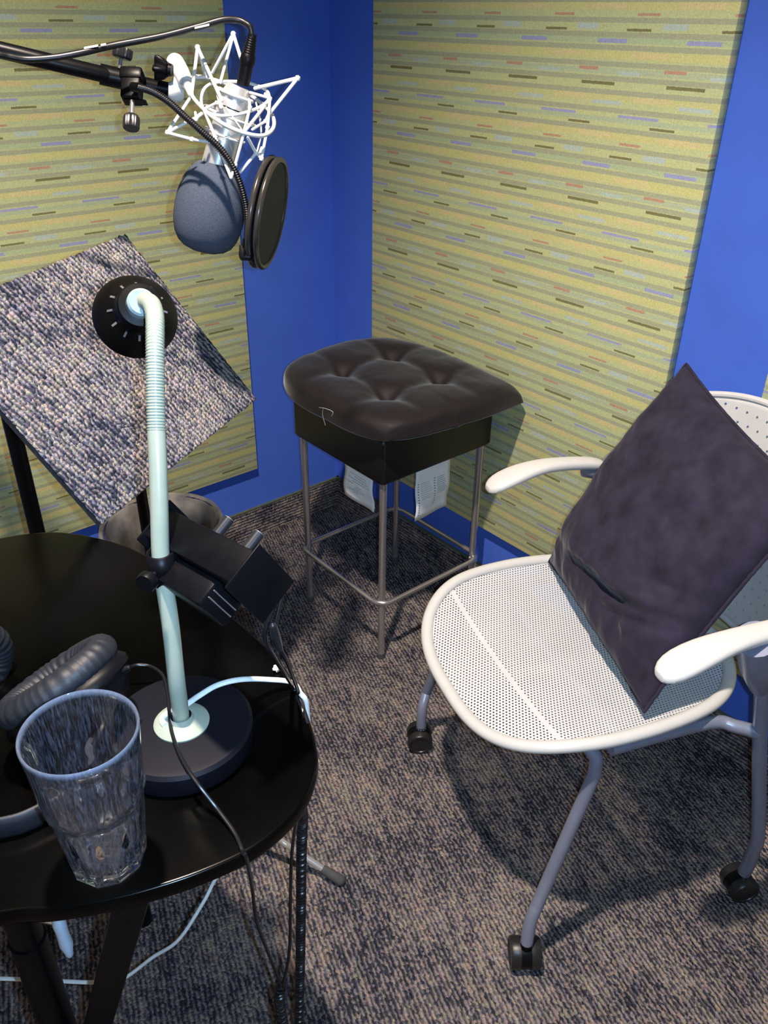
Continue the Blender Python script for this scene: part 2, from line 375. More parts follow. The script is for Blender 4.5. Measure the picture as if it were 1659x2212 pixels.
# ============================================================ STOOL
st = empty('bar_stool', (-.238, -.543, 0), 'black leather square-seated bar stool with brushed steel legs in the corner', 'stool')
LX0, LX1, LY0, LY1 = -.412, -.062, -.716, -.371
bm = nb(); aabox(bm, (LX0, LY0, .511), (LX1, LY1, .626), .012, 4)
seat = part('seat', bm, 'leather', st)
for x, y in ((LX0, LY0), (LX1, LY0), (LX0, LY1)):
    bm = nb(); sx = 1 if x == LX0 else -1; sy = 1 if y == LY0 else -1
    tube(bm, [(x+sx*.004, y+sy*.004, .518), (x+sx*.004, y+sy*.004, .614)], .0018, 6)
    part('corner_seam', bm, 'leather', seat)
legxy = [(-.394, -.698), (-.080, -.698), (-.394, -.388), (-.080, -.388)]
for x, y in legxy:
    bm = nb(); tube(bm, [(x, y, .012), (x, y, .512)], .0088, 16)
    lg = part('leg', bm, 'steel', st)
    bm = nb(); tube(bm, [(x, y, 0), (x, y, .016)], .0102, 14); part('rubber_foot', bm, 'rubber', lg)
    bm = nb(); s = 1 if x < -.2 else -1; tube(bm, [(x+s*.006, y, .178), (x+s*.0115, y, .178)], .0028, 8); part('screw', bm, 'steel', lg)
def rrect(x0, x1, y0, y1, r, z, n=8):
    out = []
    for cx, cy, a0 in ((x1-r, y0+r, -90), (x1-r, y1-r, 0), (x0+r, y1-r, 90), (x0+r, y0+r, 180)):
        for k in range(n+1):
            a = math.radians(a0+90*k/n); out.append(V((cx+r*math.cos(a), cy+r*math.sin(a), z)))
    return out
pr_ = rrect(-.4095, -.0645, -.7135, -.3725, .036, .178)
bm = nb(); pth = pr_+[pr_[0]]
# closed ring tube
def closed_tube(bm, pts, r, n=12, flat=1., nrm=V((0, 0, 1))):
    N = len(pts); rings = []
    for i in range(N):
        t = (pts[(i+1) % N]-pts[i-1]).normalized(); y = (nrm - t*nrm.dot(t)).normalized(); x = t.cross(y)
        rings.append([bm.verts.new(pts[i]+x*(r*math.cos(2*math.pi*k/n))+y*(r*flat*math.sin(2*math.pi*k/n))) for k in range(n)])
    for i in range(N):
        a, b = rings[i], rings[(i+1) % N]
        for k in range(n): bm.faces.new((a[k], a[(k+1) % n], b[(k+1) % n], b[k]))
    return bm
closed_tube(bm, pr_, .0066); part('foot_ring', bm, 'steel', st)
# law labels hanging from the underside
def label_sheet(name, o, X, Z, w, h, wob, lines):
    n = 10; bm = nb(); g = [[None]*(n+1) for _ in range(n+1)]
    N = X.cross(Z).normalized()
    for i in range(n+1):
        for j in range(n+1):
            a, b = i/n, j/n
            cut = wob[0]*a + wob[1]*(1-a)
            p = o + X*(a*w) - Z*(b*(h+cut)) + N*(.004*math.sin(3.5*b*3.1+a*2)*b + .006*b*b*math.sin(a*4+1))
            g[i][j] = bm.verts.new(p)
    for i in range(n):
        for j in range(n): bm.faces.new((g[i][j], g[i+1][j], g[i+1][j+1], g[i][j+1]))
    s = part(name, bm, 'paper', st)
    md = s.modifiers.new('sheet', 'SOLIDIFY'); md.thickness = .0004
    bm = nb()
    for (a0, b0, a1, b1, off) in [(q[0], q[1], q[2], q[3], sg) for q in lines for sg in (.0009, -.0009)]:
        def P(a, b): 
            cut = wob[0]*a + wob[1]*(1-a)
            return o + X*(a*w) - Z*(b*(h+cut)) + N*(.004*math.sin(3.5*b*3.1+a*2)*b + .006*b*b*math.sin(a*4+1)) + N*off
        k = 6; prev = None
        for i in range(k+1):
            a = a0+(a1-a0)*i/k; v1, v2 = bm.verts.new(P(a, b0)), bm.verts.new(P(a, b1))
            if prev: bm.faces.new((prev[0], v1, v2, prev[1]))
            prev = (v1, v2)
    part('printed_text', bm, 'ink', s, smooth=False)
random.seed(3)
XL = -.362
tl = atx(745, 1000, XL); tr = atx(804.5, 1034, XL)
off = -.0006
LB0 = (.515-atx(745, 1005, XL).z)/(.515-atx(806, 1110, XL).z); Ll = []
for r, (a0, a1) in enumerate(((.2, .75), (.35, .8), (.15, .85), (.3, .9), (.1, .35), (.45, .62), (.38, .6), (.2, .7), (.35, .5))):
    b = LB0+.08+r*(.62*(1-LB0)/9)
    x = a0
    while x < a1:
        x2 = min(a1, x+random.uniform(.04, .10)); Ll.append((x, b, x2, b+.007, off)); x = x2+.02
wl = abs(tr.y-tl.y)
label_sheet('law_label', V((XL, tl.y, .515)), V((0, -1, 0)), V((0, 0, 1)), wl, .515-atx(806, 1110, XL).z-.006, (.006, .0), Ll)
YR = -.690
tl2 = aty(898.5, 1025, YR); tr2 = aty(974, 994, YR)
Lr = []
for col_a in (.06, .53):
    for r in range(13 if col_a < .1 else 11):
        b = .34+r*.046; Lr.append((col_a, b, col_a+.035, b+.014, off))
for r in range(9):
    b = .36+r*.034; Lr.append((.15, b, .15+random.uniform(.2, .33), b+.004, off)); Lr.append((.62, b, .62+random.uniform(.15, .3), b+.006, off))
label_sheet('law_label', V((tl2.x, YR, .515)), V((1, 0, 0)), V((0, 0, 1)), abs(tr2.x-tl2.x), .515-aty(971, 1092, YR).z, (.0, .515-aty(899, 1124, YR).z-(.515-aty(971, 1092, YR).z)), Lr)

# stool cushion
def cushion():
    n = 56; cx, cy, z0 = -.228, -.538, .627
    C_ = {(-1, -1): V((-.470, -.785)), (1, -1): V((-.042, -.798)), (1, 1): V((-.032, -.318)), (-1, 1): V((-.462, -.300))}
    def P(a, b, top):
        # squircle mapping softens the corners; the corner over the right leg stays pointed
        def q(s, t): return (1-s)*(1-t)/4*C_[(-1, -1)] + (1+s)*(1-t)/4*C_[(1, -1)] + (1+s)*(1+t)/4*C_[(1, 1)] + (1-s)*(1+t)/4*C_[(-1, 1)]
        s, t = a, b
        rnd = .20*(1 if (a < 0 or b > 0) else .05)
        rr = rnd*abs(a*b)
        s2, t2 = s*(1-rr*abs(t)), t*(1-rr*abs(s))
        ed = max(abs(a), abs(b))
        sc_ = 1+.02*math.sin(5*math.atan2(b, a)+1)*ed
        p = q(s2*sc_, t2*sc_)
        e = max(0, (1-abs(a)**2.6))*max(0, (1-abs(b)**2.6))
        th = (.062+.010*max(0, b)+.006*max(0, a))*e**.24
        for (ta, tb) in ((-.36, -.34), (.36, -.36), (.34, .36), (-.36, .34)):
            d2 = (a-ta)**2+(b-tb)**2
            th -= .020*math.exp(-d2/.016)+.011*math.exp(-d2/.10)
        # puckers running between tufts
        for s0 in (-.36, .36):
            th -= .006*math.exp(-((a-s0)/.07)**2)*e + .006*math.exp(-((b-s0)/.07)**2)*e
        th += .003*noise.noise(V((a*3, b*3, 4)))+.0012*noise.noise(V((a*14, b*14, 1)))*e
        lift = .006*(ed**4)*(1 if a*b < 0 and a > 0 else .2)+.010*max(0, b)**2
        low = -.014*max(0, (abs(a) if a < 0 else abs(b) if b < 0 else 0)-.86)/.14
        zb = z0 + .004
        if top: return V((p.x, p.y, zb+lift+low*.5+.012+max(th, 0)))
        return V((p.x, p.y, max(zb+lift+.012 - .012*min(1, e*5), z0)))
    bm = nb(); T = {}; B = {}
    for i in range(n+1):
        for j in range(n+1):
            a = math.sin(math.pi/2*(-1+2*i/n))*.35+(-1+2*i/n)*.65; b = math.sin(math.pi/2*(-1+2*j/n))*.35+(-1+2*j/n)*.65
            T[i, j] = bm.verts.new(P(a, b, True))
            B[i, j] = T[i, j] if i in (0, n) or j in (0, n) else bm.verts.new(P(a, b, False))
    for i in range(n):
        for j in range(n):
            bm.faces.new((T[i, j], T[i+1, j], T[i+1, j+1], T[i, j+1]))
            try: bm.faces.new((B[i, j], B[i, j+1], B[i+1, j+1], B[i+1, j]))
            except ValueError: pass
    return bm
sc_e = empty('seat_cushion', (-.228, -.538, .626), 'dark brown tufted seat cushion lying on the black leather stool', 'cushion')
cu = part('cushion_cover', cushion(), 'cushion', sc_e, sharp=80)
md = cu.modifiers.new('sub', 'SUBSURF'); md.levels = 1; md.render_levels = 1
bm = nb()
tp = [atx(689, 880, -.476), atx(705, 883, -.477), atx(719, 890, -.477), atx(716, 899, -.476)]
tube(bm, smooth_path(tp, 6), .0005, 6)
tube(bm, smooth_path([atx(698, 881, -.477), atx(697, 897, -.474), atx(703, 919, -.471)], 6), .0004, 6)
part('loose_thread', bm, 'thread', sc_e)

# ============================================================ CHAIR
CO = V((-.423, -1.31)); FW = V((-.94037623, .34013608)); RT = V((.34013608, .94037623))
def W(u, v, z): p = CO+FW*u+RT*v; return V((p.x, p.y, z))
def onu(x, y, u):
    r = ray(x, y); n = V((FW.x, FW.y, 0)); o = V((*(CO+FW*u), 0)); return CAM + r*((o-CAM).dot(n)/r.dot(n))
ch = empty('side_chair', (CO.x, CO.y, 0), 'off-white mesh-seat armchair with silver legs on casters, a pillow on it', 'chair')
SU, SV, HA, HB = .022, .020, .247, .243
def seat_pt(r, th, grow=0):
    # superellipse, r in 0..1
    n = 2.9; c, s = math.cos(th), math.sin(th)
    k = (abs(c)**n+abs(s)**n)**(-1/n)
    ha = HA+grow; hb = HB+grow
    u, v = k*c*ha*r, k*s*hb*r
    if c < 0: v *= 1-.06*(-c)       # a little narrower behind
    z = .463 - .012*(1-(v/HB)**2) - .010
    z += .012*(abs(v)/HB)**3
    uu = u/HA
    if uu > .45: z -= .030*((uu-.45)/.55)**2
    if uu < -.6: z += .022*((-uu-.6)/.4)**2
    return u+SU, v+SV, z
bm = nb(); nr, nt = 22, 96; uvl = bm.loops.layers.uv.new('UVMap'); rows = []; ctr = bm.verts.new(W(*seat_pt(0, 0)))
info = {ctr: (SU, SV)}
for i in range(1, nr+1):
    row = []
    for k in range(nt):
        p = seat_pt(i/nr*.975, 2*math.pi*k/nt); v = bm.verts.new(W(*p)); info[v] = (p[0], p[1]); row.append(v)
    rows.append(row)
fs = []
for k in range(nt): fs.append(bm.faces.new((ctr, rows[0][k], rows[0][(k+1) % nt])))
for a, b in zip(rows, rows[1:]):
    for k in range(nt): fs.append(bm.faces.new((a[k], b[k], b[(k+1) % nt], a[(k+1) % nt])))
for f in fs:
    for l in f.loops: l[uvl].uv = info[l.vert]
seatm = part('seat', bm, 'seatmesh', ch)
md = seatm.modifiers.new('thick', 'SOLIDIFY'); md.thickness = .0007
bm = nb(); rim = [W(*seat_pt(1, 2*math.pi*k/160, -.002)) for k in range(160)]
closed_tube(bm, rim, .0115, 14, flat=.85); rimo = part('seat_rim', bm, 'chairplastic', ch)
# under-frame rails and cross tubes
def mirror(pts, m=1): return [W(u, v if m > 0 else -v+.02, z) for u, v, z in pts]
frame = nb()
for s in (1, -1):
    tube(frame, smooth_path([W(-.158, -.258 if s > 0 else .268, .430), W(-.13, -.235 if s > 0 else .25, .432), W(-.09, -.214 if s > 0 else .235, .433), W(.09, -.208 if s > 0 else .235, .432)], 5), .0115, 12)
for u in (-.07, .06): tube(frame, [W(u, -.21, .428), W(u, .235, .428)], .010, 12)
part('seat_frame', frame, 'chairmetal', ch)
def caster(top, ang, parent):
    """twin wheel caster, ang = heading of axle"""
    ax = V((math.cos(ang), math.sin(ang), 0)); c = V((top.x, top.y, 0))
    fwd = V((-ax.y, ax.x, 0)); R = .0275; cc = c+fwd*.003+V((0, 0, R))
    body = nb()
    tube(body, [c+V((0, 0, .048)), c+V((0, 0, .062))], .011, 12)
    lathe(body, [(0, -.009), (R*.94, -.009), (R*.97, 0), (R*.94, .009), (0, .009)], 24, cc, ax)
    hood = part('caster', body, 'blackplastic', parent)
    for s in (-1, 1):
        b2 = nb(); o = cc+ax*(s*.009)
        lathe(b2, [(0, 0), (R, 0), (R, s*.013), (R*.93, s*.0165), (R*.78, s*.0165), (R*.74, s*.0145), (0, s*.0145)], 32, o, ax)
        part('wheel', b2, 'rubber2', hood)
M['rubber2'] = plain('caster_black', (.014, .014, .014), .38)
cast = {}
F0 = atz(891, 1604, 0); G0 = atz(1128, 2100, 0)
for key, top, low, ang in (
    ('near', [W(.06, -.208, .432), atz(1272, 1606, .435), atz(1287, 1636, .418), atz(1284, 1672, .385)], [atz(1160, 1955, .125), atz(1146, 1990, .098), atz(1137, 2040, .056)], math.radians(-40)),
    ('far', [W(.06, .235, .432), W(.125, .228, .432), W(.142, .222, .420), W(.150, .224, .385)], [atz(921, 1495, .135), atz(912, 1530, .108), atz(910, 1572, .056)], math.radians(52))):
    bm = nb(); pts = smooth_path(top, 5)[:-1]+smooth_path([top[-1], low[0]], 3)[:-1]+smooth_path(low, 5)
    tube(bm, pts, .0112, 14); lg = part('front_leg', bm, 'chairmetal', ch)
    caster(low[-1], ang, lg)
nearp = [W(-.228, -.268, .056), W(-.226, -.272, .095), W(-.218, -.277, .14), W(-.208, -.279, .20), W(-.156, -.256, .45), W(-.118, -.268, .575), W(-.13, -.262, .66), W(-.20, -.235, .72), W(-.265, -.20, .76)]
farp = [W(-.228, .30, .056), W(-.226, .302, .095), W(-.218, .304, .14), W(-.208, .304, .20), W(-.175, .272, .45), W(-.165, .268, .575), W(-.17, .262, .66), W(-.22, .235, .72), W(-.265, .20, .76)]
for pts, ang in ((nearp, math.radians(60)), (farp, math.radians(0))):
    bm = nb(); tube(bm, smooth_path(pts, 6), .0118, 14); lg = part('rear_leg', bm, 'chairmetal', ch); caster(pts[0], ang, lg)
# arms
def armrest(sv, u0, z0, bracket):
    secs = [(.102, .010, .648, .006), (.092, .026, .653, .010), (.070, .0325, .662, .012), (.035, .031, .672, .012), (-.005, .025, .679, .011), (-.05, .0215, .681, .011), (-.10, .0205, .680, .011), (-.15, .021, .677, .011), (-.185, .019, .672, .010), (-.20, .010, .668, .006)]
    bm = nb(); rings = []
    for u, hw, z, ht in secs:
        ring = []
        for k in range(20):
            a = 2*math.pi*k/20; cx = abs(math.cos(a))**.8*math.copysign(1, math.cos(a)); sx = abs(math.sin(a))**.8*math.copysign(1, math.sin(a))
            ring.append(bm.verts.new(W(u*(.8 if (sv > 0 and u < 0) else 1)+u0, sv+hw*.86*cx, z+z0+ht*sx-(.012*max(0, -u/.2) if sv > 0 else 0))))
        rings.append(ring)
    for a, b in zip(rings, rings[1:]):
        for k in range(20): bm.faces.new((a[k], a[(k+1) % 20], b[(k+1) % 20], b[k]))
    bm.faces.new(rings[0]); bm.faces.new(rings[-1][::-1])
    o = part('armrest', bm, 'chairplastic', ch); md = o.modifiers.new('s', 'SUBSURF'); md.levels = 1; md.render_levels = 1
    b2 = nb(); tube(b2, [W(x, y, z) for x, y, z in bracket[0]], bracket[1], 18)
    part('arm_bracket', b2, 'chairmetal', o)
    return o
armrest(-.283, .0, .0, ([(-.058, -.283, .672), (-.075, -.280, .64), (-.095, -.272, .60), (-.112, -.266, .565), (-.122, -.262, .54)], [.030, .031, .028, .021, .0135]))
armrest(.268, -.012, -.002, ([(-.125, .268, .650), (-.155, .268, .640), (-.168, .266, .62), (-.165, .268, .58)], [.013, .014, .014, .0135]))
# backrest shell
bm = nb(); uvl = bm.loops.layers.uv.new('UVMap'); n = 28; g = {}
for i in range(n+1):
    for j in range(n+1):
        a, b = -1+2*i/n, -1+2*j/n
        # square to squircle
        x = a*math.sqrt(1-b*b/2*.62); y = b*math.sqrt(1-a*a/2*.62)
        v = .200*x; z = .668+.192*y
        u = -.268-.030*(z-.65)/.2 - .012 + .055*(abs(x)**2.2) - .004
        g[i, j] = bm.verts.new(W(u, v+.01, z)); info[g[i, j]] = (v, z-.885)
for i in range(n):
    for j in range(n):
        f = bm.faces.new((g[i, j], g[i+1, j], g[i+1, j+1], g[i, j+1]))
        for l in f.loops: l[uvl].uv = info[l.vert]
edge = [g[i, 0].co.copy() for i in range(n)]+[g[n, j].co.copy() for j in range(n)]+[g[i, n].co.copy() for i in range(n, 0, -1)]+[g[0, j].co.copy() for j in range(n, 0, -1)]
bk = part('backrest', bm, 'backmesh', ch); md = bk.modifiers.new('t', 'SOLIDIFY'); md.thickness = .004; md.offset = 0
bm = nb(); closed_tube(bm, edge, .006, 10, nrm=V((FW.x, FW.y, 0))); part('backrest_rim', bm, 'chairplastic', bk)

# pillow
def pillow():
    Lc = atz(1186, 1214, .470); Bc = atz(1392, 1538, .476); Tc = onu(1483, 786, -.235); Rc = onu(1765, 1085, -.185)
    n = 64
    def bil(a, b): return (1-a)*(1-b)/4*Lc+(1+a)*(1-b)/4*Bc+(1+a)*(1+b)/4*Rc+(1-a)*(1+b)/4*Tc
    N = (Bc-Lc).cross(Tc-Lc).normalized()
    if N.dot(CAM-Lc) < 0: N = -N
    bm = nb(); T = {}; Bk = {}
    for i in range(n+1):
        for j in range(n+1):
            a, b = -1+2*i/n, -1+2*j/n
            # edges pulled in between the corners, puffed middle
            pin = .045
            a2 = a*(1-pin*(1-b*b)) ; b2 = b*(1-pin*(1-a*a))
            if a < 0: a2 = a*(1+.05*(1-b*b))
            p = bil(a2, b2)
            e = max(0, 1-abs(a)**2.2)*max(0, 1-abs(b)**2.2); th = .060*e**.42
            # the bottom third slumps forward on the seat
            sl = max(0, -.15-b)/.85
            p = p+V((FW.x, FW.y, 0))*(.014*math.sin(min(1, sl*1.6)*math.pi))*(1-.3*a)*min(1, e*3)
            f = 0
            # main folds run across the lower third
            q = b+.59-.32*a+.03*math.sin(a*5)
            f -= .020*math.exp(-(q/.055)**2)*math.exp(-((a-.22)/.55)**2)
            f -= .012*math.exp(-((q+.16-.1*a)/.045)**2)*math.exp(-((a-.55)/.35)**2)
            f += .009*math.exp(-((q-.12)/.08)**2)*math.exp(-((a-.1)/.6)**2)
            q2 = b+.38-.42*(a-.3)
            f -= .009*math.exp(-(q2/.035)**2)*math.exp(-((a-.55)/.28)**2)
            q3 = b+.20-.38*(a-.5)
            f -= .006*math.exp(-(q3/.04)**2)*math.exp(-((a-.65)/.25)**2)
            q4 = (a+.62)+.6*(b+.75)
            f -= .003*math.exp(-(q4/.08)**2)*math.exp(-((b+.85)/.22)**2)
            f -= .009*math.exp(-((a-.50)**2+(b-.28)**2)/.02)
            f += .011*noise.noise(V((a*2.2, b*2.2, 2.5)))+.0048*noise.noise(V((a*5+b*3, b*5, 7)))+.0018*noise.noise(V((a*14+b*5, b*9, 3)))
            f += .0022*math.sin(22*(a+.35*b))*math.exp(-((b+.9)/.3)**2)
            f *= min(1, e*6)
            rag = .0018*noise.noise(V((a*30, b*30, 0)))
            T[i, j] = bm.verts.new(p+N*(th+f)+N*rag)
            Bk[i, j] = T[i, j] if i in (0, n) or j in (0, n) else bm.verts.new(p-N*(th*.72)+N*max(0, f)*.2)
    for v in bm.verts:
        # rest on the seat
        if v.co.z < .466: v.co.z = .466 + (v.co.z-.466)*.02
    for i in range(n):
        for j in range(n):
            bm.faces.new((T[i, j], T[i+1, j], T[i+1, j+1], T[i, j+1]))
            bm.faces.new((Bk[i, j], Bk[i, j+1], Bk[i+1, j+1], Bk[i+1, j]))
    edge = [T[i, 0].co.copy() for i in range(n)]+[T[n, j].co.copy() for j in range(n)]+[T[i, n].co.copy() for i in range(n, 0, -1)]+[T[0, j].co.copy() for j in range(n, 0, -1)]
    return bm, edge, N
bm, pe, PN = pillow()
pe_e = empty('throw_pillow', W(0, 0, .466), 'dark plum square throw pillow leaning in the off-white armchair', 'pillow')
pc = part('pillow_cover', bm, 'pillow', pe_e, sharp=80); md = pc.modifiers.new('s', 'SUBSURF'); md.levels = 1; md.render_levels = 1
bm = nb(); closed_tube(bm, pe, .0028, 8, nrm=PN); part('seam', bm, 'pillow', pc)

# ============================================================ WASTE BIN
BC = V((-.716, -.205, 0))
wb = empty('waste_bin', BC, 'round dark blue waste bin with clear liner behind the black table', 'bin')
bm = nb(); lathe(bm, [(0, .004), (.112, .004), (.116, .0), (.122, .02), (.146, .285), (.150, .287), (.150, .292), (.143, .292), (.119, .02), (0, .012)], 56, BC); bin_ = part('body', bm, 'binblue', wb)
bm = nb()
random.seed(5)
ph = [random.uniform(0, 6.28) for _ in range(6)]
def wf(h, k):
    a = 2*math.pi*k; d = abs(h-.295)
    w_ = 1+.05*math.sin(5*a+ph[0]+6*d)*(d*7+.06)+.022*math.sin(13*a+ph[1]-9*d)*(d*8+.15)+.010*abs(math.sin(23*a+ph[2]))*(d*4+.3)
    return w_+.05*max(0, math.cos(a-2.6))**4*(1 if h > .2 else 0)
lathe(bm, [(.157, .165), (.160, .20), (.158, .24), (.156, .282), (.153, .297), (.147, .299), (.139, .285), (.125, .22), (.110, .13), (.09, .06), (.05, .035), (0, .03)], 240, BC, fn=wf)
part('liner', bm, 'liner', wb, sharp=80)

# ============================================================ TABLE
ZT = .81
edge = [(0, 1975), (100, 1967), (200, 1952), (300, 1930), (430, 1888), (550, 1832), (630, 1765), (665, 1715), (686, 1650), (682, 1600), (670, 1555), (640, 1480), (590, 1410), (500, 1330), (420, 1265), (330, 1205), (230, 1165), (100, 1148)]
ol = [atz(x, y, ZT) for x, y in edge]
ol = ol + [V((-1.285, -.895, ZT)), V((-1.40, -.90, ZT)), V((-1.53, -.945, ZT)), V((-1.64, -1.03, ZT)), V((-1.69, -1.14, ZT)), V((-1.68, -1.25, ZT)), V((-1.62, -1.34, ZT)), V((-1.53, -1.41, ZT))]
ol = smooth_path(ol, 6, closed=True)
tb = empty('side_table', (-1.391, -1.28, 0), 'black rounded table holding the lamp, headphones and glass', 'table')
bm = nb(); slab(bm, [(p.x, p.y) for p in ol], ZT-.017, ZT, .004, 3); top = part('tabletop', bm, 'tabletop', tb, sharp=40)
PX, PY = -1.405, -1.333
bm = nb(); tube(bm, [(PX, PY, .565), (PX, PY, ZT-.017)], .0165, 24); sl = part('post_sleeve', bm, M['blackmetal'], tb)
bm = nb(); tube(bm, [(PX, PY, .565), (PX, PY, .570)], .0175, 24); part('sleeve_collar', bm, 'darkknob', sl)
bm = nb(); tube(bm, [(PX, PY, .012), (PX, PY, .60)], .0185, 24, flat=1); lp = part('leg', bm, 'blackmetal', tb)
bm = nb(); lathe(bm, [(0, 0), (.03, 0), (.03, .006), (.019, .016)], 24, V((PX, PY, 0))); part('foot', bm, 'rubber', lp)
kb = nb(); kc = atd(128, 2025, 1.02); kk = V((PX, PY, kc.z))
kk = V((PX, PY, .640)); kc = kk+(RV*.93-DV*.35).normalized()*.046
tube(kb, [kk, kc], .0032, 10)
scw = part('clamp_screw', kb, 'steel', tb)
kb = nb(); kd = (kc-kk).normalized(); upv = (UV*.95-RV*.32).normalized()
pts = [kc+kd*.004+upv*t for t in (-.030, -.022, -.010, .0, .010, .022, .030)]
tube(kb, pts, [.006, .0095, .0085, .0095, .0065, .0075, .0055], 16, flat=.7, round_end=True)
part('wing_knob', kb, 'wing', scw)
A_ = atz(297, 1900, ZT-.017); B_ = atz(140, 2480, 0)
d = (B_-A_).normalized(); side = d.cross(V((DV.x, DV.y, 0))).normalized(); dep = d.cross(side)
bm = nb(); box(bm, (A_+B_)/2, d*((B_-A_).length/2), side*.0145, dep*.012, .003); lg2 = part('leg', bm, 'blackmetal', tb)
# the pair of legs at the far side of the top
for x, y, x2, y2 in ((-1.22, -1.02, -1.19, -.98), (-1.58, -1.08, -1.62, -1.05)):
    bm = nb(); tube(bm, [(x2, y2, 0), (x, y, ZT-.017)], .0145, 16); part('leg', bm, 'blackmetal', tb)

# ============================================================ DESK LAMP
LC = atz(388, 1560, ZT+.026); BCn = V((LC.x, LC.y, ZT))
pole0 = atz(392, 1556, ZT+.03)
dl = empty('desk_lamp', BCn, 'gooseneck desk lamp with pale green pole, black shade and round base on the table', 'lamp')
bm = nb(); Rb = .0690
lathe(bm, [(0, 0), (Rb-.002, 0), (Rb, .003), (Rb, .022), (Rb-.003, .0255), (Rb-.008, .0265), (0, .0272)], 96, BCn)
part('base', bm, 'lampbase', dl)
bm = nb(); cc = V((pole0.x, pole0.y, ZT+.0268))
lathe(bm, [(.026, 0), (.0262, .0018), (.024, .0035), (.012, .006), (.010, .010)], 64, cc)
part('pole_flange', bm, 'lampgreen', dl)
pole_pts = [V((pole0.x, pole0.y, ZT+.028)), atd(382, 1476, .766), atd(369.5, 1360, .749), atd(355, 1260, .738), atd(347, 1199, .731), atd(344, 1100, .722), atd(341, 1000, .716), atd(338, 930, .714), atd(336, 850, .712), atd(335, 760, .712)]
dense = smooth_path(pole_pts, 10)
pd = dense[:dense.index(min(dense, key=lambda p: (p-pole_pts[7]).length))+1]
bm = nb(); tube(bm, pd, .0079, 24); part('pole', bm, 'lampgreen', dl)
nk = smooth_path([pole_pts[7], pole_pts[8], pole_pts[9], atd(335, 712, .716), atd(334, 682, .722), atd(327, 658, .731), atd(314, 650, .745)], 30)
nk = resample(nk, .00075)
bm = nb(); tube(bm, nk, [.0078+(.0005*math.sin(i*.75*2*math.pi/2.6)) for i in range(len(nk))], 20); part('gooseneck', bm, 'lampgreen', dl, sharp=80)
# shade: cone opening away from camera
hc = atd(305, 654, .745); sc0 = atd(293, 684, .800)
ax = (sc0-hc).normalized()
bm = nb()
lathe(bm, [(0, -.004), (.0105, -.004), (.0125, -.002), (.0128, .006), (.0128, .012)], 40, hc, ax); part('socket_cap', bm, 'socketwhite', dl)
bm = nb()
prof = [(.0122, .008), (.0190, .009), (.0205, .012), (.0212, .028), (.0222, .032), (.0270, .038), (.0345, .048), (.0392, .058), (.0398, .0600), (.0388, .0605), (.033, .050), (.0255, .041), (.020, .033), (.018, .02), (.0122, .018)]
lathe(bm, prof, 80, hc, ax); shd = part('shade', bm, 'lampblack', dl)
x_ = ax.orthogonal().normalized(); y_ = ax.cross(x_)
bm = nb()
for k in range(12):
    a = 2*math.pi*k/12; rd = x_*math.cos(a)+y_*math.sin(a)
    box(bm, hc+ax*.0352+rd*.0250, (rd-ax*.9).normalized()*.0006, rd.cross(ax)*.0010, (rd*.8+ax).normalized()*.0032)
part('vent_slots', bm, 'steel', shd)
bm = nb(); lathe(bm, [(0, .030), (.008, .031), (.0125, .040), (.0105, .052), (0, .057)], 24, hc, ax); part('bulb', bm, 'paper', dl)
# flat white mains cord: out of the flange, over the base, over the table edge, down and away on the floor
def flat_cord(bm, pts, w, t, n=10, up=V((0, 0, 1))): 
    F = []; rings = []
    pts = [V(p) for p in pts]
    for i, p in enumerate(pts):
        tt = (pts[min(i+1, len(pts)-1)]-pts[max(i-1, 0)]).normalized()
        u_ = up if abs(tt.dot(up)) < .93 else V((-DV.x, -DV.y, 0))
        x = tt.cross(u_).normalized(); y = x.cross(tt)
        rings.append([bm.verts.new(p+x*(w*math.cos(2*math.pi*k/n))+y*(t*math.sin(2*math.pi*k/n))) for k in range(n)])
    for a, b in zip(rings, rings[1:]):
        for k in range(n): bm.faces.new((a[k], a[(k+1) % n], b[(k+1) % n], b[k]))
    bm.faces.new(rings[0][::-1]); bm.faces.new(rings[-1]); return bm
zb = ZT+.0265
cp = [atz(357, 1566, zb+.006), atz(351, 1556, zb+.006), atz(358, 1543, zb+.007), atz(392, 1529, zb+.008), atz(430, 1503, zb+.008), atz(470, 1480, zb+.009), atz(520, 1468, zb+.008), atz(580, 1468, ZT+.018), atz(630, 1474, ZT+.008), atz(648, 1496, ZT+.004)]
cp2 = [V((cp[-1].x+.004, cp[-1].y-.006, ZT-.016)), V((cp[-1].x-.002, cp[-1].y-.006, ZT-.09)), V((-1.13, -1.37, .62)), atz(478, 1880, .50), atz(440, 1948, .46), atz(386, 2030, .41), atz(330, 2068, .37), atz(262, 2116, .335), atz(200, 2122, .325), atz(100, 2118, .32), atz(0, 2114, .315), atz(-150, 2112, .30), atz(-400, 2160, .0045), atz(-600, 2200, .0045)]
bm = nb(); tube(bm, smooth_path(cp+cp2, 8), .0023, 12, flat=1.35, up=V((0, 0, 1))); part('power_cord', bm, 'whitecord', dl)

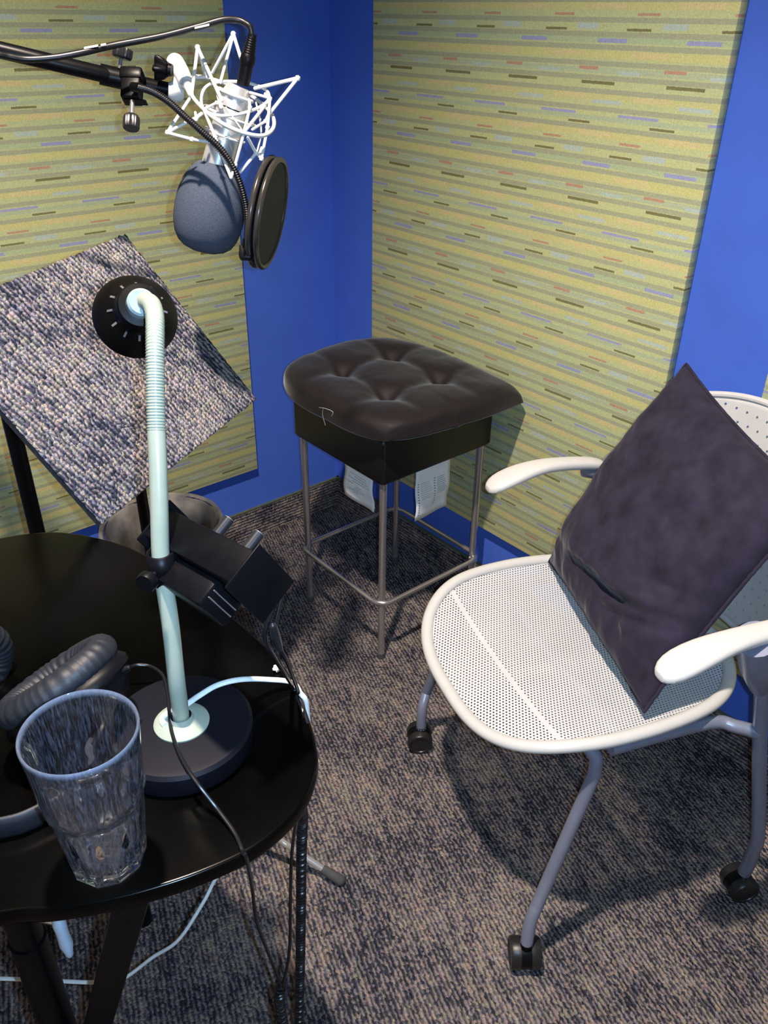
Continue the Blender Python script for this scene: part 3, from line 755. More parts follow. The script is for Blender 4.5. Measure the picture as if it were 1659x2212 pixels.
# ============================================================ HEADPHONE AMPLIFIER clamped to the lamp pole
def cv(x, y, z): return (RV*x+UV*y-DV*z)
A = cv(.72, -.28, .63).normalized(); K = cv(.55, .75, -.29); K = (K-A*K.dot(A)).normalized(); Nn = A.cross(K)    # Nn = towards lower left/near
if Nn.dot(UV) > 0: Nn = -Nn
pf = atd(563, 1262, .695); AMP = pf-A*.058
am = empty('headphone_amplifier', AMP, 'black metal headphone box with two grey knobs clamped to the lamp pole', 'headphone box')
bm = nb(); box(bm, pf, A*.0012, K*.0228, Nn*.0300, .0009); part('end_plate', bm, 'blackplastic', am)
pb = pf-A*.132
bm = nb(); box(bm, pb, A*.0012, K*.0235, Nn*.0290, .0009); part('end_plate', bm, 'blackplastic', am)
bm = nb(); box(bm, pf-A*.066, A*.0648, K*.0165, Nn*.0270, .0018); body = part('housing', bm, 'blackmetal', am)
cvb = nb(); cb0 = pf-A*.062-K*.030+Nn*.004
box(cvb, cb0, A*.036, K*.0135, Nn*.0215, .004); cov = part('lower_cover', cvb, 'blackplastic', am)
for q_ in (.0, .007):
    bm = nb(); q = cb0+A*.0366+K*(.004-q_)
    tube(bm, [q-Nn*.018, q-Nn*.010, q+Nn*.016], .0007, 6); part('trim_strip', bm, 'steel', cov)
for off in (.020, .062):
    b0 = pf-A*off+K*.0165-Nn*.018
    bm = nb(); tube(bm, [b0, b0+K*.0175], .0052, 24); kn = part('volume_knob', bm, 'darkknob', am)
    bm = nb(); tube(bm, [b0+K*.0173, b0+K*.0180], .0050, 24); part('knob_cap', bm, 'steel', kn)
# strap clamp round the pole
pz = atd(354, 1222, .0+.700); 
pk = min(pd, key=lambda p: abs((p-CAM).dot(DV)*0 + ((p-CAM).dot(UV)/(p-CAM).dot(DV)*-FPX+1106)-1222))
tdir = V((0, 0, 1))
bm = nb(); tox = (pb+A*.02-pk); tox = (tox-tdir*tox.dot(tdir)).normalized(); toy = tdir.cross(tox)
loop = []
for t in range(0, 13):
    a = math.radians(90+180*t/12); loop.append(pk+tox*(.0098*math.cos(a))+toy*(.0098*math.sin(a)))
loop = [pk+tox*.030+toy*.0098]+loop+[pk+tox*.030-toy*.0098]
H2 = .0155; r1 = [bm.verts.new(p-tdir*H2) for p in loop]; r2 = [bm.verts.new(p+tdir*H2) for p in loop]
for i in range(len(loop)-1): bm.faces.new((r1[i], r1[i+1], r2[i+1], r2[i]))
cl = part('strap_clamp', bm, 'blackplastic', am); md = cl.modifiers.new('t', 'SOLIDIFY'); md.thickness = .0018; md.offset = 1
bm = nb(); e0 = pk+tox*.026
box(bm, (e0+pb+A*.022)/2, (pb+A*.022-e0)/2, toy*.010, tdir*.0105, .0015); part('bracket_arm', bm, 'blackmetal', am)
bm = nb(); ks = pk-tox*.010
tube(bm, [ks, ks-tox*.012], .0028, 10); lathe(bm, [(0, .010), (.0088, .010), (.0092, .012), (.0092, .016), (.0085, .018), (0, .018)], 24, ks, -tox, fn=lambda h, k: 1+.05*math.sin(2*math.pi*k*12)); part('thumb_screw', bm, 'blackplastic', am)
# cables leaving the box
def cable(name, pts, r, mat, label, cat, group=None, n=10, sub=8, step=None, parent=None):
    bm = nb(); tube(bm, smooth_path(pts, sub), r, n, round_end=True)
    if parent is not None: return part(name, bm, mat, parent)
    o = link(name, bm, mat); recenter(o, V(pts[-1])); tag(o, label, cat, group); return o
edgeP = atz(657, 1545, ZT+.004)
c1 = [pf+Nn*.030+K*.002-A*.004, atd(572, 1372, .725), atd(595, 1425, .76), atz(632, 1482, ZT+.005), atz(652, 1530, ZT+.003), atz(661, 1560, ZT-.004)]
cable('box_lead', c1, .0022, 'blackcord', '', '', parent=am)
c2 = [pf+Nn*.026+K*.018-A*.004, atd(592, 1368, .725), atd(602, 1398, .74), atd(620, 1430, .765), atz(645, 1496, ZT+.005), atz(660, 1545, ZT+.003), atz(668, 1575, ZT-.006)]
ld = cable('box_lead', c2, .0020, 'blackcord', '', '', parent=am)
bm = nb(); tube(bm, [atd(589, 1352, .718), atd(592, 1366, .725), atd(600, 1392, .738), atd(605, 1402, .742)], [.0036, .0046, .0042, .0026], 14, round_end=True); part('jack_plug', bm, 'darkknob', ld)

# ============================================================ COILED LEADS hanging off the table edge
eb = atz(661, 1745, ZT-.012)
p0 = atz(672, 1640, ZT-.006)+V((.012, -.004, 0))
hang = [atz(640, 1690, ZT-.024), atz(646, 1735, ZT-.028), atd(653, 1765, .90), atd(651, 1850, .955), atd(650, 1980, 1.01), atd(648, 2110, 1.06), atd(645, 2240, 1.11), atd(643, 2420, 1.17)]
hp = smooth_path(hang, 12)
bm = nb(); tube(bm, coil(hp, .0042, .0052, 14), .0022, 7); tube(bm, hp, .0030, 8)
o = link('coiled_cable', bm, 'blackcord'); recenter(o, hang[-1]); tag(o, 'thick black coiled lead hanging straight down past the table edge', 'cable')
ep = atz(531, 1852, ZT+.002)
hc_pts = [atz(276, 1444, ZT+.022), atz(296, 1437, ZT+.026), atz(325, 1440, ZT+.024), atz(352, 1460, ZT+.027), atz(363, 1500, ZT+.033), atz(366, 1540, ZT+.036), atz(372, 1585, ZT+.031), atz(393, 1640, ZT+.030), atz(425, 1690, ZT+.027), atz(470, 1748, ZT+.010), atz(506, 1798, ZT+.004), atz(524, 1838, ZT+.003),
          atz(533, 1858, ZT-.004), atd(545, 1920, .86), atd(553, 1985, .90), atd(572, 2040, .94), atd(592, 2090, .97), atd(607, 2128, .99)]
cable('headphone_cable', hc_pts, .0019, 'blackcord', 'thin black headphone cable trailing over the lamp base and off the table', 'cable')
cable('looped_cable', [atz(640, 1772, ZT-.020), atd(630, 1850, .93), atd(627, 1950, .95), atd(626, 2040, .965), atd(618, 2100, .98), atd(608, 2130, .992)], .0019, 'blackcord', 'thin black lead beside the thick coiled lead, joining the small coil', 'cable')
cp_ = smooth_path([atd(608, 2126, .995), atd(604, 2150, 1.0), atd(606, 2180, 1.02), atd(611, 2215, 1.04), atd(616, 2300, 1.09)], 10)
bm = nb(); tube(bm, coil(cp_, .0050, .0052, 14), .0021, 7); tube(bm, cp_, .0035, 8)
o = link('coiled_cable', bm, 'blackcord'); recenter(o, cp_[-1]); tag(o, 'short bunched black coil at the bottom edge, left of the long coiled lead', 'cable')

# ============================================================ HEADPHONES
hp0 = atz(135, 1500, ZT+.045)
hd = empty('headphones', V((hp0.x, hp0.y, ZT)), 'black closed-back headphones with wrinkled leatherette pads behind the glass', 'headphones')
def earcup(c, axis, longv, a=.056, b=.046, th=.026, flip=1, shell=.030):
    axis = axis.normalized(); lv = (longv-axis*longv.dot(axis)).normalized(); sv = axis.cross(lv)
    def wr(k, amp): return 1+amp*math.sin(2*math.pi*k*38+2*math.sin(2*math.pi*k*7))
    bm = nb(); N_, S_ = 150, 16; rings = []
    for i in range(N_):
        t = 2*math.pi*i/N_; ring = []
        for j in range(S_):
            s = 2*math.pi*j/S_; rr = .0145*wr(i/N_, .035)
            rad = 1-.0 ; off = rr*math.cos(s); h = rr*.95*math.sin(s)
            px = (a-.0145+off); py = (b-.0145+off)
            ring.append(bm.verts.new(c+lv*(px*math.cos(t))+sv*(py*math.sin(t))+axis*(h+.004)))
        rings.append(ring)
    for i in range(N_):
        A1, B1 = rings[i], rings[(i+1) % N_]
        for j in range(S_): bm.faces.new((A1[j], A1[(j+1) % S_], B1[(j+1) % S_], B1[j]))
    pad = part('ear_pad', bm, 'earpad', hd, sharp=80)
    bm = nb(); prof = [(0, .006), (.62, .006), (.93, -.006), (1.0, -.012), (1.0, -.016), (.93, -.020), (.90, -.026), (.74, -.040), (.50, -.050), (0, -.052)]
    rings = []
    for r, h in prof:
        if r == 0: rings.append([bm.verts.new(c+axis*h)]); continue
        rings.append([bm.verts.new(c+lv*(a*1.02*r*math.cos(2*math.pi*k/64))+sv*(b*1.02*r*math.sin(2*math.pi*k/64))+axis*h) for k in range(64)])
    for A1, B1 in zip(rings, rings[1:]):
        for k in range(64):
            f = []
            for v in (A1[k % len(A1)], A1[(k+1) % 64 % len(A1)], B1[(k+1) % 64 % len(B1)], B1[k % len(B1)]):
                if v not in f: f.append(v)
            bm.faces.new(f)
    part('ear_cup', bm, 'blackplastic', hd)
    return lv, sv
ax1 = cv(-.52, .80, .22).normalized()      # pad faces up-left
l1 = cv(.85, .50, -.15)
c1c = atd(128, 1478, .765)
lv, sv = earcup(c1c, ax1, l1, a=.062, b=.046)
# cable boot on the cup
bm = nb(); tube(bm, [atd(246, 1456, .765), atd(262, 1448, .765), atd(278, 1443, .764)], [.0065, .0055, .003], 12, round_end=True); part('cable_boot', bm, 'blackplastic', hd)
ax2 = cv(.70, -.30, .45).normalized()
c2c = atd(-75, 1450, .86); c2c.z = min(c2c.z, ZT+.050)
earcup(c2c, ax2, cv(.4, .85, -.1), a=.056, b=.046)
# headband, lying on the table behind the glass and out of frame to the left
hb_ = smooth_path([atz(190, 1618, ZT+.055), atz(215, 1660, ZT+.028), atz(190, 1715, ZT+.014), atz(110, 1748, ZT+.013), atz(30, 1782, ZT+.013), atz(-70, 1790, ZT+.014), atz(-150, 1740, ZT+.02), atz(-175, 1640, ZT+.03), atz(-130, 1540, ZT+.05)], 8)
bm = nb(); F_ = []; flat_cord(bm, hb_, .0042, .0125, 12); part('headband', bm, 'earpad', hd, sharp=80)
bm = nb(); tube(bm, smooth_path([c1c-ax1*.030+sv*.03, atd(225, 1560, .745), atz(200, 1620, ZT+.05)], 6), .0042, 10); part('yoke', bm, 'blackplastic', hd)

# ============================================================ GLASS
GC = atz(238, 1857, ZT); GC = V((GC.x, GC.y, ZT))
def facet(h, k):
    # 10 flat panels low down, round at the lip
    n = 10; a = (k*n) % 1-.5; f = math.cos(math.pi/n)/math.cos(2*math.pi*a/n)
    wgt = 1 if h < .078 else max(0, 1-(h-.078)/.012)
    if h < .0: wgt = 1
    return 1+(f-1)*wgt*1.05-.030*wgt*max(0, math.cos(2*math.pi*a))*(1 if .008 < h < .07 else 0)
bm = nb()
outer = [(.0, .0), (.0255, .0), (.0285, .0015), (.0305, .006), (.0330, .03), (.0356, .055), (.0372, .072), (.0378, .078), (.0396, .0815), (.0402, .086), (.0404, .092), (.0408, .105), (.0425, .130), (.0440, .1475)]
lip = [(.0438, .1492), (.0430, .150), (.0422, .1492)]
inner = [(.0415, .1475), (.0396, .130), (.0378, .108), (.0366, .090), (.0340, .07), (.0325, .045), (.0300, .025), (.0270, .016), (.018, .0125), (0, .0118)]
def ff(h, k): return facet(h, k)
pro = outer+lip+inner
# separate facet weights for outside and inside walls
x0 = V((1, 0, 0)); NN = 120; rings = []
for idx, (r, h) in enumerate(pro):
    ins = idx >= len(outer)+1
    if r == 0: rings.append([bm.verts.new(GC+V((0, 0, h+.0006)))]); continue
    rings.append([bm.verts.new(GC+V((math.cos(2*math.pi*k/NN+.2)*r*(1 if ins and h > .03 else facet(h, k/NN)), math.sin(2*math.pi*k/NN+.2)*r*(1 if ins and h > .03 else facet(h, k/NN)), h+.0006))) for k in range(NN)])
for A1, B1 in zip(rings, rings[1:]):
    for k in range(NN):
        f = []
        for v in (A1[k % len(A1)], A1[(k+1) % NN % len(A1)], B1[(k+1) % NN % len(B1)], B1[k % len(B1)]):
            if v not in f: f.append(v)
        bm.faces.new(f)
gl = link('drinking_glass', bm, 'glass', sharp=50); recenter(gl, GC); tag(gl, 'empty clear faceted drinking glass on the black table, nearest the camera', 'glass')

# paper scrap by the table edge
bm = nb(); q0 = atz(599, 1443, ZT+.003); 
lathe(bm, [(0, -.003), (.004, -.0025), (.0055, 0), (.0035, .0028), (0, .0035)], 12, q0, V((.2, .1, 1)), fn=lambda h, k: 1+.25*math.sin(2*math.pi*k*3+h*900))
o = link('paper_scrap', bm, 'paper'); recenter(o, V((q0.x, q0.y, ZT))); tag(o, 'tiny white scrap of paper on the far right edge of the black table', 'scrap')

# ============================================================ MUSIC STAND + CARPET TILE
S = 1.40
d1 = V((.8879364, .45688318, .05316672)); d2 = V((.30005734, -.57434365, -.76163965))
nP = d1.cross(d2).normalized(); d2 = (nP.cross(d1)).normalized()*-1
if d2.z > 0: d2 = -d2
o0 = CAM+ray(275, 511)*S
def onP(x, y, off=0):
    r = ray(x, y); return CAM+r*(((o0+nP*off-CAM).dot(nP))/r.dot(nP))
cT, cR, cB = onP(275, 511), onP(548, 867), onP(214, 1137)
cL = onP(-157, 691)
NC = nP if nP.dot(CAM-o0) > 0 else -nP
sh = V((-1.024, -.869, 0)) if False else V((0, 0, 0))
hub = atz(403, 1685, .16); SX, SY = hub.x, hub.y
ms = empty('music_stand', (SX, SY, 0), 'slim music stand behind the table holding the carpet tile, one steel foot showing', 'stand')
ctr = (cT+cR+cB+cL)/4
X1 = (cR-cB).normalized(); Y1 = (cT-cR).normalized(); Y1 = (Y1-X1*Y1.dot(X1)).normalized()
bm = nb(); box(bm, ctr-NC*.0095, X1*.180, Y1*.150, NC*.002, .001); desk = part('desk', bm, 'blackmetal', ms)
bm = nb(); dc = ctr-NC*.012; jt = V((SX, SY, .79)); 
tube(bm, smooth_path([jt, jt.lerp(dc, .5)-NC*.008, dc-Y1*.04-NC*.006, dc-NC*.004], 5), .007, 12); part('tilt_arm', bm, 'blackmetal', ms)
bm = nb(); tube(bm, [(SX, SY, .06), (SX, SY, .80)], .0085, 16); part('shaft', bm, 'blackmetal', ms)
tipf = atz(728, 1897, .012); tip2 = atz(748, 1916, .012)
hubp = V((SX, SY, .165)); dirr = V((tipf.x-SX, tipf.y-SY, 0))
for k in range(3):
    a = 2*math.pi*k/3; rot = Matrix.Rotation(a, 3, 'Z'); e = V((SX, SY, .012))+rot@dirr
    bm = nb(); hh = V((SX, SY, .165)); tube(bm, [hh+(e-hh)*.03, hh+(e-hh)*.94], .0062, 14); lg = part('leg', bm, 'chrome', ms)
    bm = nb(); tube(bm, [hh+(e-hh)*.92, hh+(e-hh)*1.02], [.0088, .0105], 14, round_end=True); part('rubber_foot', bm, 'rubber', lg)
bm = nb(); lathe(bm, [(0, .145), (.016, .145), (.018, .16), (.016, .19), (.010, .195)], 20, V((SX, SY, 0))); part('leg_hub', bm, 'blackplastic', ms)
ct = empty('carpet_tile', cB, 'square grey tufted carpet tile propped on edge behind the desk lamp', 'carpet tile')
# pile sheet with a slightly ragged edge, own local frame so the rows of tufts run across it
me_n = 90; bm = nb(); g = {}
Lx = ((cR-cB).length+(cT-cL).length)/2; Ly = ((cT-cR).length+(cL-cB).length)/2
for i in range(me_n+1):
    for j in range(me_n+1):
        a, b = i/me_n, j/me_n; x, y = a*Lx, b*Ly
        dz = .0016*noise.noise(V((x*160, y*160, 0)))
        if i in (0, me_n): x += .0022*noise.noise(V((y*220, 3, i)))
        if j == me_n: y += .0045*noise.noise(V((x*190, 9, 2)))+.002
        g[i, j] = bm.verts.new(V((x, y, .0055+dz)))
for i in range(me_n):
    for j in range(me_n): bm.faces.new((g[i, j], g[i+1, j], g[i+1, j+1], g[i, j+1]))
pile = link('pile', bm, 'tile', ct, sharp=80); md = pile.modifiers.new('t', 'SOLIDIFY'); md.thickness = .0035; md.offset = -1
bm = nb(); aabox(bm, (.001, .001, -.004), (Lx-.001, Ly-.001, .0025)); link('backing', bm, 'tilebk', ct, smooth=False)
Z1 = X1.cross(Y1)
if Z1.dot(CAM-ctr) < 0: X1 = -X1; Z1 = X1.cross(Y1)
mm = Matrix((X1, Y1, Z1)).transposed().to_4x4(); mm.translation = cB if Z1.dot(CAM-ctr) > 0 else cB
ct.matrix_world = mm

# ============================================================ MICROPHONE STAND
pp = atd(22, 905, 1.35)
sd = empty('microphone_stand', (pp.x, pp.y, 0), 'black boom microphone stand at the left edge with its arm across the top', 'stand')
bm = nb(); tube(bm, [(pp.x, pp.y, .02), (pp.x, pp.y, 1.42)], .0132, 20); part('pole', bm, 'blackmetal', sd)
bm = nb(); lathe(bm, [(0, 0), (.13, 0), (.135, .006), (.132, .014), (.03, .024), (.018, .05), (0, .05)], 48, V((pp.x, pp.y, 0))); part('base', bm, 'blackmetal', sd)
pv_ = V((pp.x, pp.y, 1.40)); bend = atd(375, 193, 1.185)
b0 = atd(0, 108, 1.085)
dirb = (bend-pv_).normalized()
bm = nb(); bend2 = atd(240, 165, 1.150)
dirb = (bend2-atd(0, 108, 1.075)).normalized()
tube(bm, [pv_-(atd(0, 108, 1.075)-pv_)*1.5, pv_, atd(0, 108, 1.075), bend2], .0105, 18); boom = part('boom_arm', bm, 'blackmetal', sd)
bm = nb(); box(bm, pv_, V((.02, 0, 0)), V((0, .02, 0)), V((0, 0, .026)), .005); part('boom_clutch', bm, 'blackplastic', sd)
bm = nb(); cA, cB2 = atd(216, 160, 1.147), atd(268, 172, 1.158)
tube(bm, [cA, cB2], .0135, 20); tube(bm, [atd(262, 171, 1.157), atd(275, 174, 1.16)], .0115, 20); coup = part('tube_coupler', bm, 'blackmetal', boom)
bm = nb(); tube(bm, [atd(268, 172, 1.158), atd(365, 194, 1.182)], .0096, 18); part('extension_tube', bm, 'blackmetal', boom)
def knob(c, dirv, r, h, parent, mat='darkknob', nm='thumb_knob'):
    bm = nb(); lathe(bm, [(0, 0), (r*.8, 0), (r*.95, h*.12), (r, h*.25), (r, h*.9), (r*.93, h), (0, h)], 48, c, dirv, fn=lambda hh, k: 1+.045*math.sin(2*math.pi*k*18)); return part(nm, bm, mat, parent)
kdn = (atd(264, 112, 1.140)-atd(259, 148, 1.146)).normalized()
bm = nb(); tube(bm, [atd(259, 148, 1.146), atd(263, 124, 1.142)], .0030, 10); part('knob_stem', bm, 'steel', boom)
knob(atd(263, 127, 1.142), kdn, .0128, .0135, boom)

# ============================================================ POP FILTER
pf_e = empty('pop_filter', atd(529, 545, 1.165), 'round black pop filter on a gooseneck, hanging right of the foam windscreen', 'pop filter')
bm = nb(); kx = (atd(306, 187, 1.135)-atd(266, 178, 1.135)).normalized(); ky = (atd(288, 222, 1.13)-atd(292, 155, 1.135)).normalized(); kz = kx.cross(ky).normalized(); kx = ky.cross(kz).normalized()
ccl = atd(286, 187, 1.142)
box(bm, ccl, kx*.0125, ky*.0215, kz*.012, .002)
box(bm, ccl-ky*.013, kx*.0155, ky*.0085, kz*.0145, .004)
box(bm, ccl+ky*.0225+kx*.006, kx*.015, ky*.0006, kz*.006)
clampo = part('clamp', bm, 'blackmetal', pf_e)
bm = nb(); tube(bm, [atd(286, 218, 1.135), atd(284.5, 254, 1.132)], .0032, 12); scr = part('clamp_screw', bm, 'steel', clampo)
knob(atd(284.5, 250, 1.132), (atd(283, 280, 1.13)-atd(284.5, 250, 1.132)), .0108, .0185, clampo)
gp = smooth_path([atd(290, 188, 1.118), atd(300, 189, 1.112), atd(329, 198, 1.105), atd(363, 219, 1.10), atd(401, 253, 1.098), atd(439, 287, 1.10), atd(472.6, 317, 1.105), atd(498, 351, 1.112), atd(517, 392, 1.122), atd(529, 435, 1.133), atd(534, 473, 1.142), atd(533, 521, 1.155)], 12)
gp = resample(gp, .0004)
bm = nb(); tube(bm, gp, [.0043+.0006*math.sin(i*2*math.pi/7.5) for i in range(len(gp))], 14); part('gooseneck', bm, 'blackcord', pf_e, sharp=80)
bm = nb(); tube(bm, [atd(287, 188, 1.120), atd(304, 189.5, 1.112)], .0062, 16); part('ferrule', bm, 'blackmetal', pf_e)
bm = nb(); tube(bm, [atd(533, 517, 1.154), atd(531, 536, 1.160)], .0056, 14); tube(bm, [atd(522, 546, 1.160), atd(548, 551, 1.172)], .0085, 16); box(bm, atd(531, 546, 1.163), RV*.0085, UV*.0095, DV*.007, .002); part('swivel_joint', bm, 'blackplastic', pf_e)
pn = (RV*.96-UV*.24-DV*.03).normalized(); pc_ = atd(580, 462, 1.185)
lv_ = (UV*.97+RV*.20); lv_ = (lv_-pn*lv_.dot(pn)).normalized(); sv_ = pn.cross(lv_)
circ = lambda r, h: [pc_+pn*h+lv_*(r*math.cos(2*math.pi*k/72))+sv_*(r*math.sin(2*math.pi*k/72)) for k in range(72)]
for h in (-.0068, .0042):
    bm = nb(); closed_tube(bm, circ(.0735, h), .0042, 12, nrm=pn); part('hoop', bm, 'bronze', pf_e)
for h in (-.0072, .0052):
    bm = nb(); c_ = circ(.071, h); vs = [bm.verts.new(p) for p in c_]; cv0 = bm.verts.new(pc_+pn*(h*1.1))
    for k in range(72): bm.faces.new((vs[k], vs[(k+1) % 72], cv0))
    part('nylon_screen', bm, 'popcloth', pf_e)

# ============================================================ MICROPHONE
mt, mb_ = atd(515, 186, 1.150), atd(437, 548, 1.236)
max_ = (mb_-mt).normalized(); Lm = (mb_-mt).length
mcb = atd(467, 362, 1.196)
bax = (mcb-mt).normalized(); fax = (atd(440, 545, 1.24)-mcb).normalized()
mi = empty('microphone', mcb, 'silver side-address microphone with grey foam windscreen held in a white shock mount', 'microphone')
bm = nb(); Lb = (mcb-mt).length
lathe(bm, [(0, 0), (.0145, 0), (.0158, .001), (.0172, .006), (.0205, .0145), (.0215, .018), (.0215, .0285), (.0205, .0288), (.0205, .0302), (.0215, .0306), (.0215, Lb+.02), (0, Lb+.02)], 64, mt, bax); bd = part('body', bm, 'micbody', mi)
bm = nb(); lathe(bm, [(.0207, .0289), (.0209, .0290), (.0209, .0301), (.0207, .0302)], 64, mt, bax); part('groove_ring', bm, 'blackplastic', bd)
bm = nb(); Lf = (atd(440, 545, 1.24)-mcb).length
fp = [(.0222, -.004), (.0245, -.0055), (.030, -.001), (.038, .010), (.0445, .024), (.0490, .042), (.0508, .060), (.0508, .076), (.0492, .090), (.0455, .104), (.039, .116), (.030, .1235), (.018, .128), (0, .1295)]
kf = Lf/.1295*1.0
lathe(bm, [(r, h*kf) for r, h in fp], 72, mcb, fax, fn=lambda h, k: 1+.008*math.sin(2*math.pi*k*3+h*40)); wsx = part('foam_windscreen', bm, 'foam', mi, sharp=80)
# cable with plug
xa, xb = atd(526, 176, 1.150), atd(545.5, 74, 1.118)
xd = (xb-xa).normalized(); XL_ = (xb-xa).length
xe = empty('microphone_cable', xa, 'black microphone cable arching left from its plug across the top', 'cable')
bm = nb(); lathe(bm, [(0, -.004), (.0088, -.004), (.0088, XL_*.36), (.0095, XL_*.37), (.0102, XL_*.42), (.0102, XL_*.52), (.0094, XL_*.56)]+[(x, y) for i in range(8) for x, y in (((.0088-i*.00032), XL_*(.58+i*.05)), ((.0080-i*.00032), XL_*(.605+i*.05)))]+[(.0058, XL_*1.0), (.0045, XL_*1.01), (0, XL_*1.01)], 36, xa, xd); part('plug', bm, 'blackplastic', xe)
mcp = smooth_path([xb-xd*.004, atd(541, 60, 1.114), atd(530, 50, 1.112), atd(512, 43, 1.110), atd(480, 43, 1.105), atd(430, 57, 1.10), atd(350, 78, 1.09), atd(250, 97, 1.075), atd(180, 113, 1.06), atd(120, 124, 1.05), atd(60, 128, 1.04), atd(20, 122, 1.03), atd(-20, 112, 1.02), atd(-90, 80, 1.02)], 10)
bm = nb(); tube(bm, mcp, .0042, 14); cb = part('cord', bm, 'blackcord', xe)
def mark(ax_, bx_, D0, D1, ay_, by_):
    bm = nb(); a = atd(ax_, ay_, D0); b = atd(bx_, by_, D1)
    box(bm, (a+b)/2, (b-a)/2, UV*.0012, DV*.0004); part('white_marking', bm, 'wmetal', cb)
mark(182, 212, 1.0565, 1.061, 104, 98.5); mark(218, 229, 1.062, 1.064, 97.5, 95.5); mark(421, 452, 1.0925, 1.096, 60.5, 53.5)

# ============================================================ SHOCK MOUNT
sm = empty('shock_mount', atd(382, 197, 1.2), 'white wire spider shock mount clasping the silver microphone on the boom end', 'shock mount')
def mring(name, c, rad, axis, r=.0021, tilt=None, mat='wmetal'):
    axis = axis.normalized(); x = axis.orthogonal().normalized(); y = axis.cross(x); bm = nb()
    closed_tube(bm, [c+x*(rad*math.cos(2*math.pi*k/64))+y*(rad*math.sin(2*math.pi*k/64)) for k in range(64)], r, 10, nrm=axis); return part(name, bm, mat, sm)
def axp(t): return mt+bax*t
mring('clamp_ring', axp(.012), .0235, bax, .0024)
mring('inner_ring', axp(.040), .036, bax, .0021)
mring('inner_ring', axp(.066), .028, bax, .0017)
# big outer ring: tilted, leaning towards the camera on its lower right
ox = [ (409.5, 179, 1.165), (414, 205, 1.150), (441, 237, 1.125), (481, 267, 1.105), (527, 287, 1.100), (568, 293, 1.115), (590, 277, 1.14), (589, 251, 1.165), (566, 224, 1.19), (530, 200, 1.21), (485, 180, 1.22), (445, 168, 1.21), (420, 166, 1.19)]
bm = nb(); closed_tube(bm, smooth_path([atd(*q) for q in ox], 8, closed=True), .0027, 12, nrm=-bax); part('outer_ring', bm, 'wmetal', sm)
oy = [(437, 231, 1.135), (436, 205, 1.13), (446, 187, 1.135), (467, 178, 1.15), (500, 176, 1.16), (540, 180, 1.165), (575, 195, 1.16), (580, 215, 1.15), (560, 232, 1.14), (520, 246, 1.115), (480, 250, 1.11), (452, 244, 1.12)]
bm = nb(); closed_tube(bm, smooth_path([atd(*q) for q in oy], 8, closed=True), .0022, 12, nrm=-bax); part('upper_ring', bm, 'wmetal', sm)
def spike(pts, r=.0019):
    bm = nb(); P_ = [atd(*q) for q in pts]
    for a, b in zip(P_, P_[1:]): tube(bm, [a, b], r, 10, round_end=True)
    for q in P_[1:-1]: lathe(bm, [(0, -r*1.6), (r*1.4, -r), (r*1.6, 0), (r*1.4, r), (0, r*1.6)], 12, q, bax)
    return part('wire_spoke', bm, 'wmetal', sm)
spike([(459, 157, 1.20), (504, 73, 1.165), (520, 125, 1.16)], .0024)
spike([(476, 178, 1.15), (504, 75, 1.165)], .0021)
spike([(415, 197, 1.15), (427, 102, 1.15), (479, 217, 1.12)], .0024)
spike([(444, 165, 1.18), (428, 105, 1.152), (448, 168, 1.15)], .0019)
spike([(409, 214, 1.15), (362, 286, 1.12), (405, 263, 1.115)], .0022)
spike([(362, 287, 1.12), (415, 301, 1.11), (453, 307, 1.11)], .0022)
spike([(551, 191, 1.155), (643, 169, 1.15), (584, 243, 1.155)], .0025)
spike([(441, 238, 1.122), (465, 297, 1.12), (499, 384, 1.115)], .0022)
spike([(527, 287, 1.102), (508, 357, 1.115), (499, 384, 1.115)], .0021)
spike([(519, 372, 1.13), (553, 331, 1.13), (535, 298, 1.11)], .0022)
spike([(554, 330, 1.13), (565, 343, 1.13), (578, 275, 1.14), (583, 213, 1.15), (573, 203, 1.15)], .0021)
spike([(565, 320, 1.14), (560, 338, 1.13)], .0022)
spike([(540, 200, 1.15), (583, 212, 1.15)], .0019)
spike([(441, 236, 1.123), (468, 222, 1.12), (478, 226, 1.12)], .0018)
spike([(488, 232, 1.115), (527, 287, 1.102)], .0010)
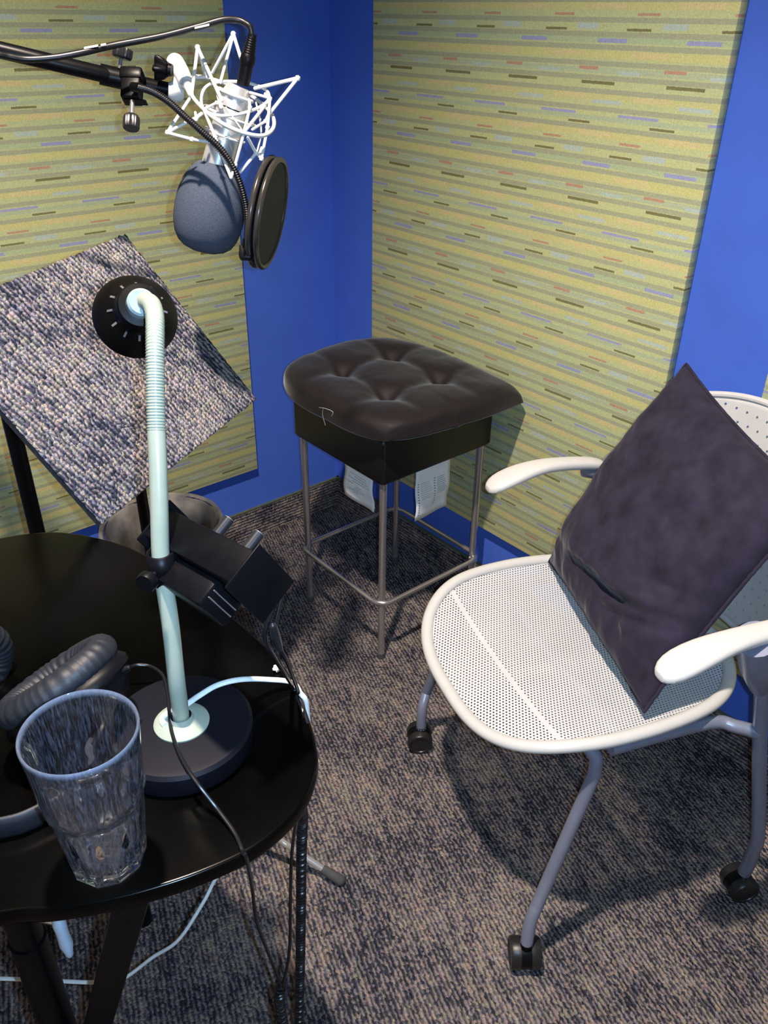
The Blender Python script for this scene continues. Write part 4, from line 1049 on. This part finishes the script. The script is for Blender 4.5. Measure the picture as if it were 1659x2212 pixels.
spike([(538, 215, 1.13), (540, 232, 1.12), (527, 285, 1.102)], .0020)
spike([(527, 286, 1.102), (575, 225, 1.15)], .0022)
spike([(545, 280, 1.11), (573, 262, 1.14), (583, 240, 1.15)], .0018)
spike([(553, 222, 1.15), (562, 258, 1.15), (565, 290, 1.14), (556, 325, 1.13)], .0012)
spike([(483, 300, 1.115), (527, 287, 1.102)], .0008)
spike([(435, 246, 1.12), (422, 256, 1.118)], .0026)
spike([(422, 243, 1.12), (424, 258, 1.118), (418, 256, 1.118)], .0018)
spike([(424, 167, 1.16), (448, 166, 1.16)], .0025)
spike([(468, 190, 1.14), (478, 232, 1.118)], .0030)
# swivel: two round joints with a star lever
def ball(bm, c, r, axis, h): lathe(bm, [(0, -h), (r*.75, -h), (r*.95, -h*.6), (r, 0), (r*.95, h*.6), (r*.75, h), (0, h)], 32, c, axis); return bm
bm = nb(); ball(bm, atd(380, 198, 1.175), .0135, RV+DV*.3, .0105); part('lower_joint', bm, 'wmetal', sm)
bm = nb(); tube(bm, [atd(379, 136, 1.165), atd(391, 156, 1.162), atd(401, 176, 1.16)], [.0125, .0118, .0105], 28, round_end=True); tube(bm, [atd(392, 165, 1.163), atd(380, 192, 1.172)], .0095, 18); part('upper_arm', bm, 'wmetal', sm)
bm = nb(); tube(bm, [atd(400, 176, 1.158), atd(408, 190, 1.155), atd(412, 203, 1.15)], [.0085, .006, .0045], 16, round_end=True); part('ring_lug', bm, 'wmetal', sm)
kn_c = atd(372, 152, 1.150); kdir = (atd(340, 146, 1.150)-kn_c).normalized()
bm = nb(); lathe(bm, [(0, 0), (.0075, 0), (.0085, .004), (.0055, .008), (0, .008)], 24, kn_c, kdir); part('knob_washer', bm, 'blackplastic', sm)
bm = nb(); lathe(bm, [(0, .006), (.009, .006), (.0105, .010), (.0135, .019), (.0125, .023), (0, .023)], 60, kn_c, kdir, fn=lambda h, k: 1+(.30*math.cos(2*math.pi*k*5) if h > .009 else .05)); part('star_knob', bm, 'blackplastic', sm)
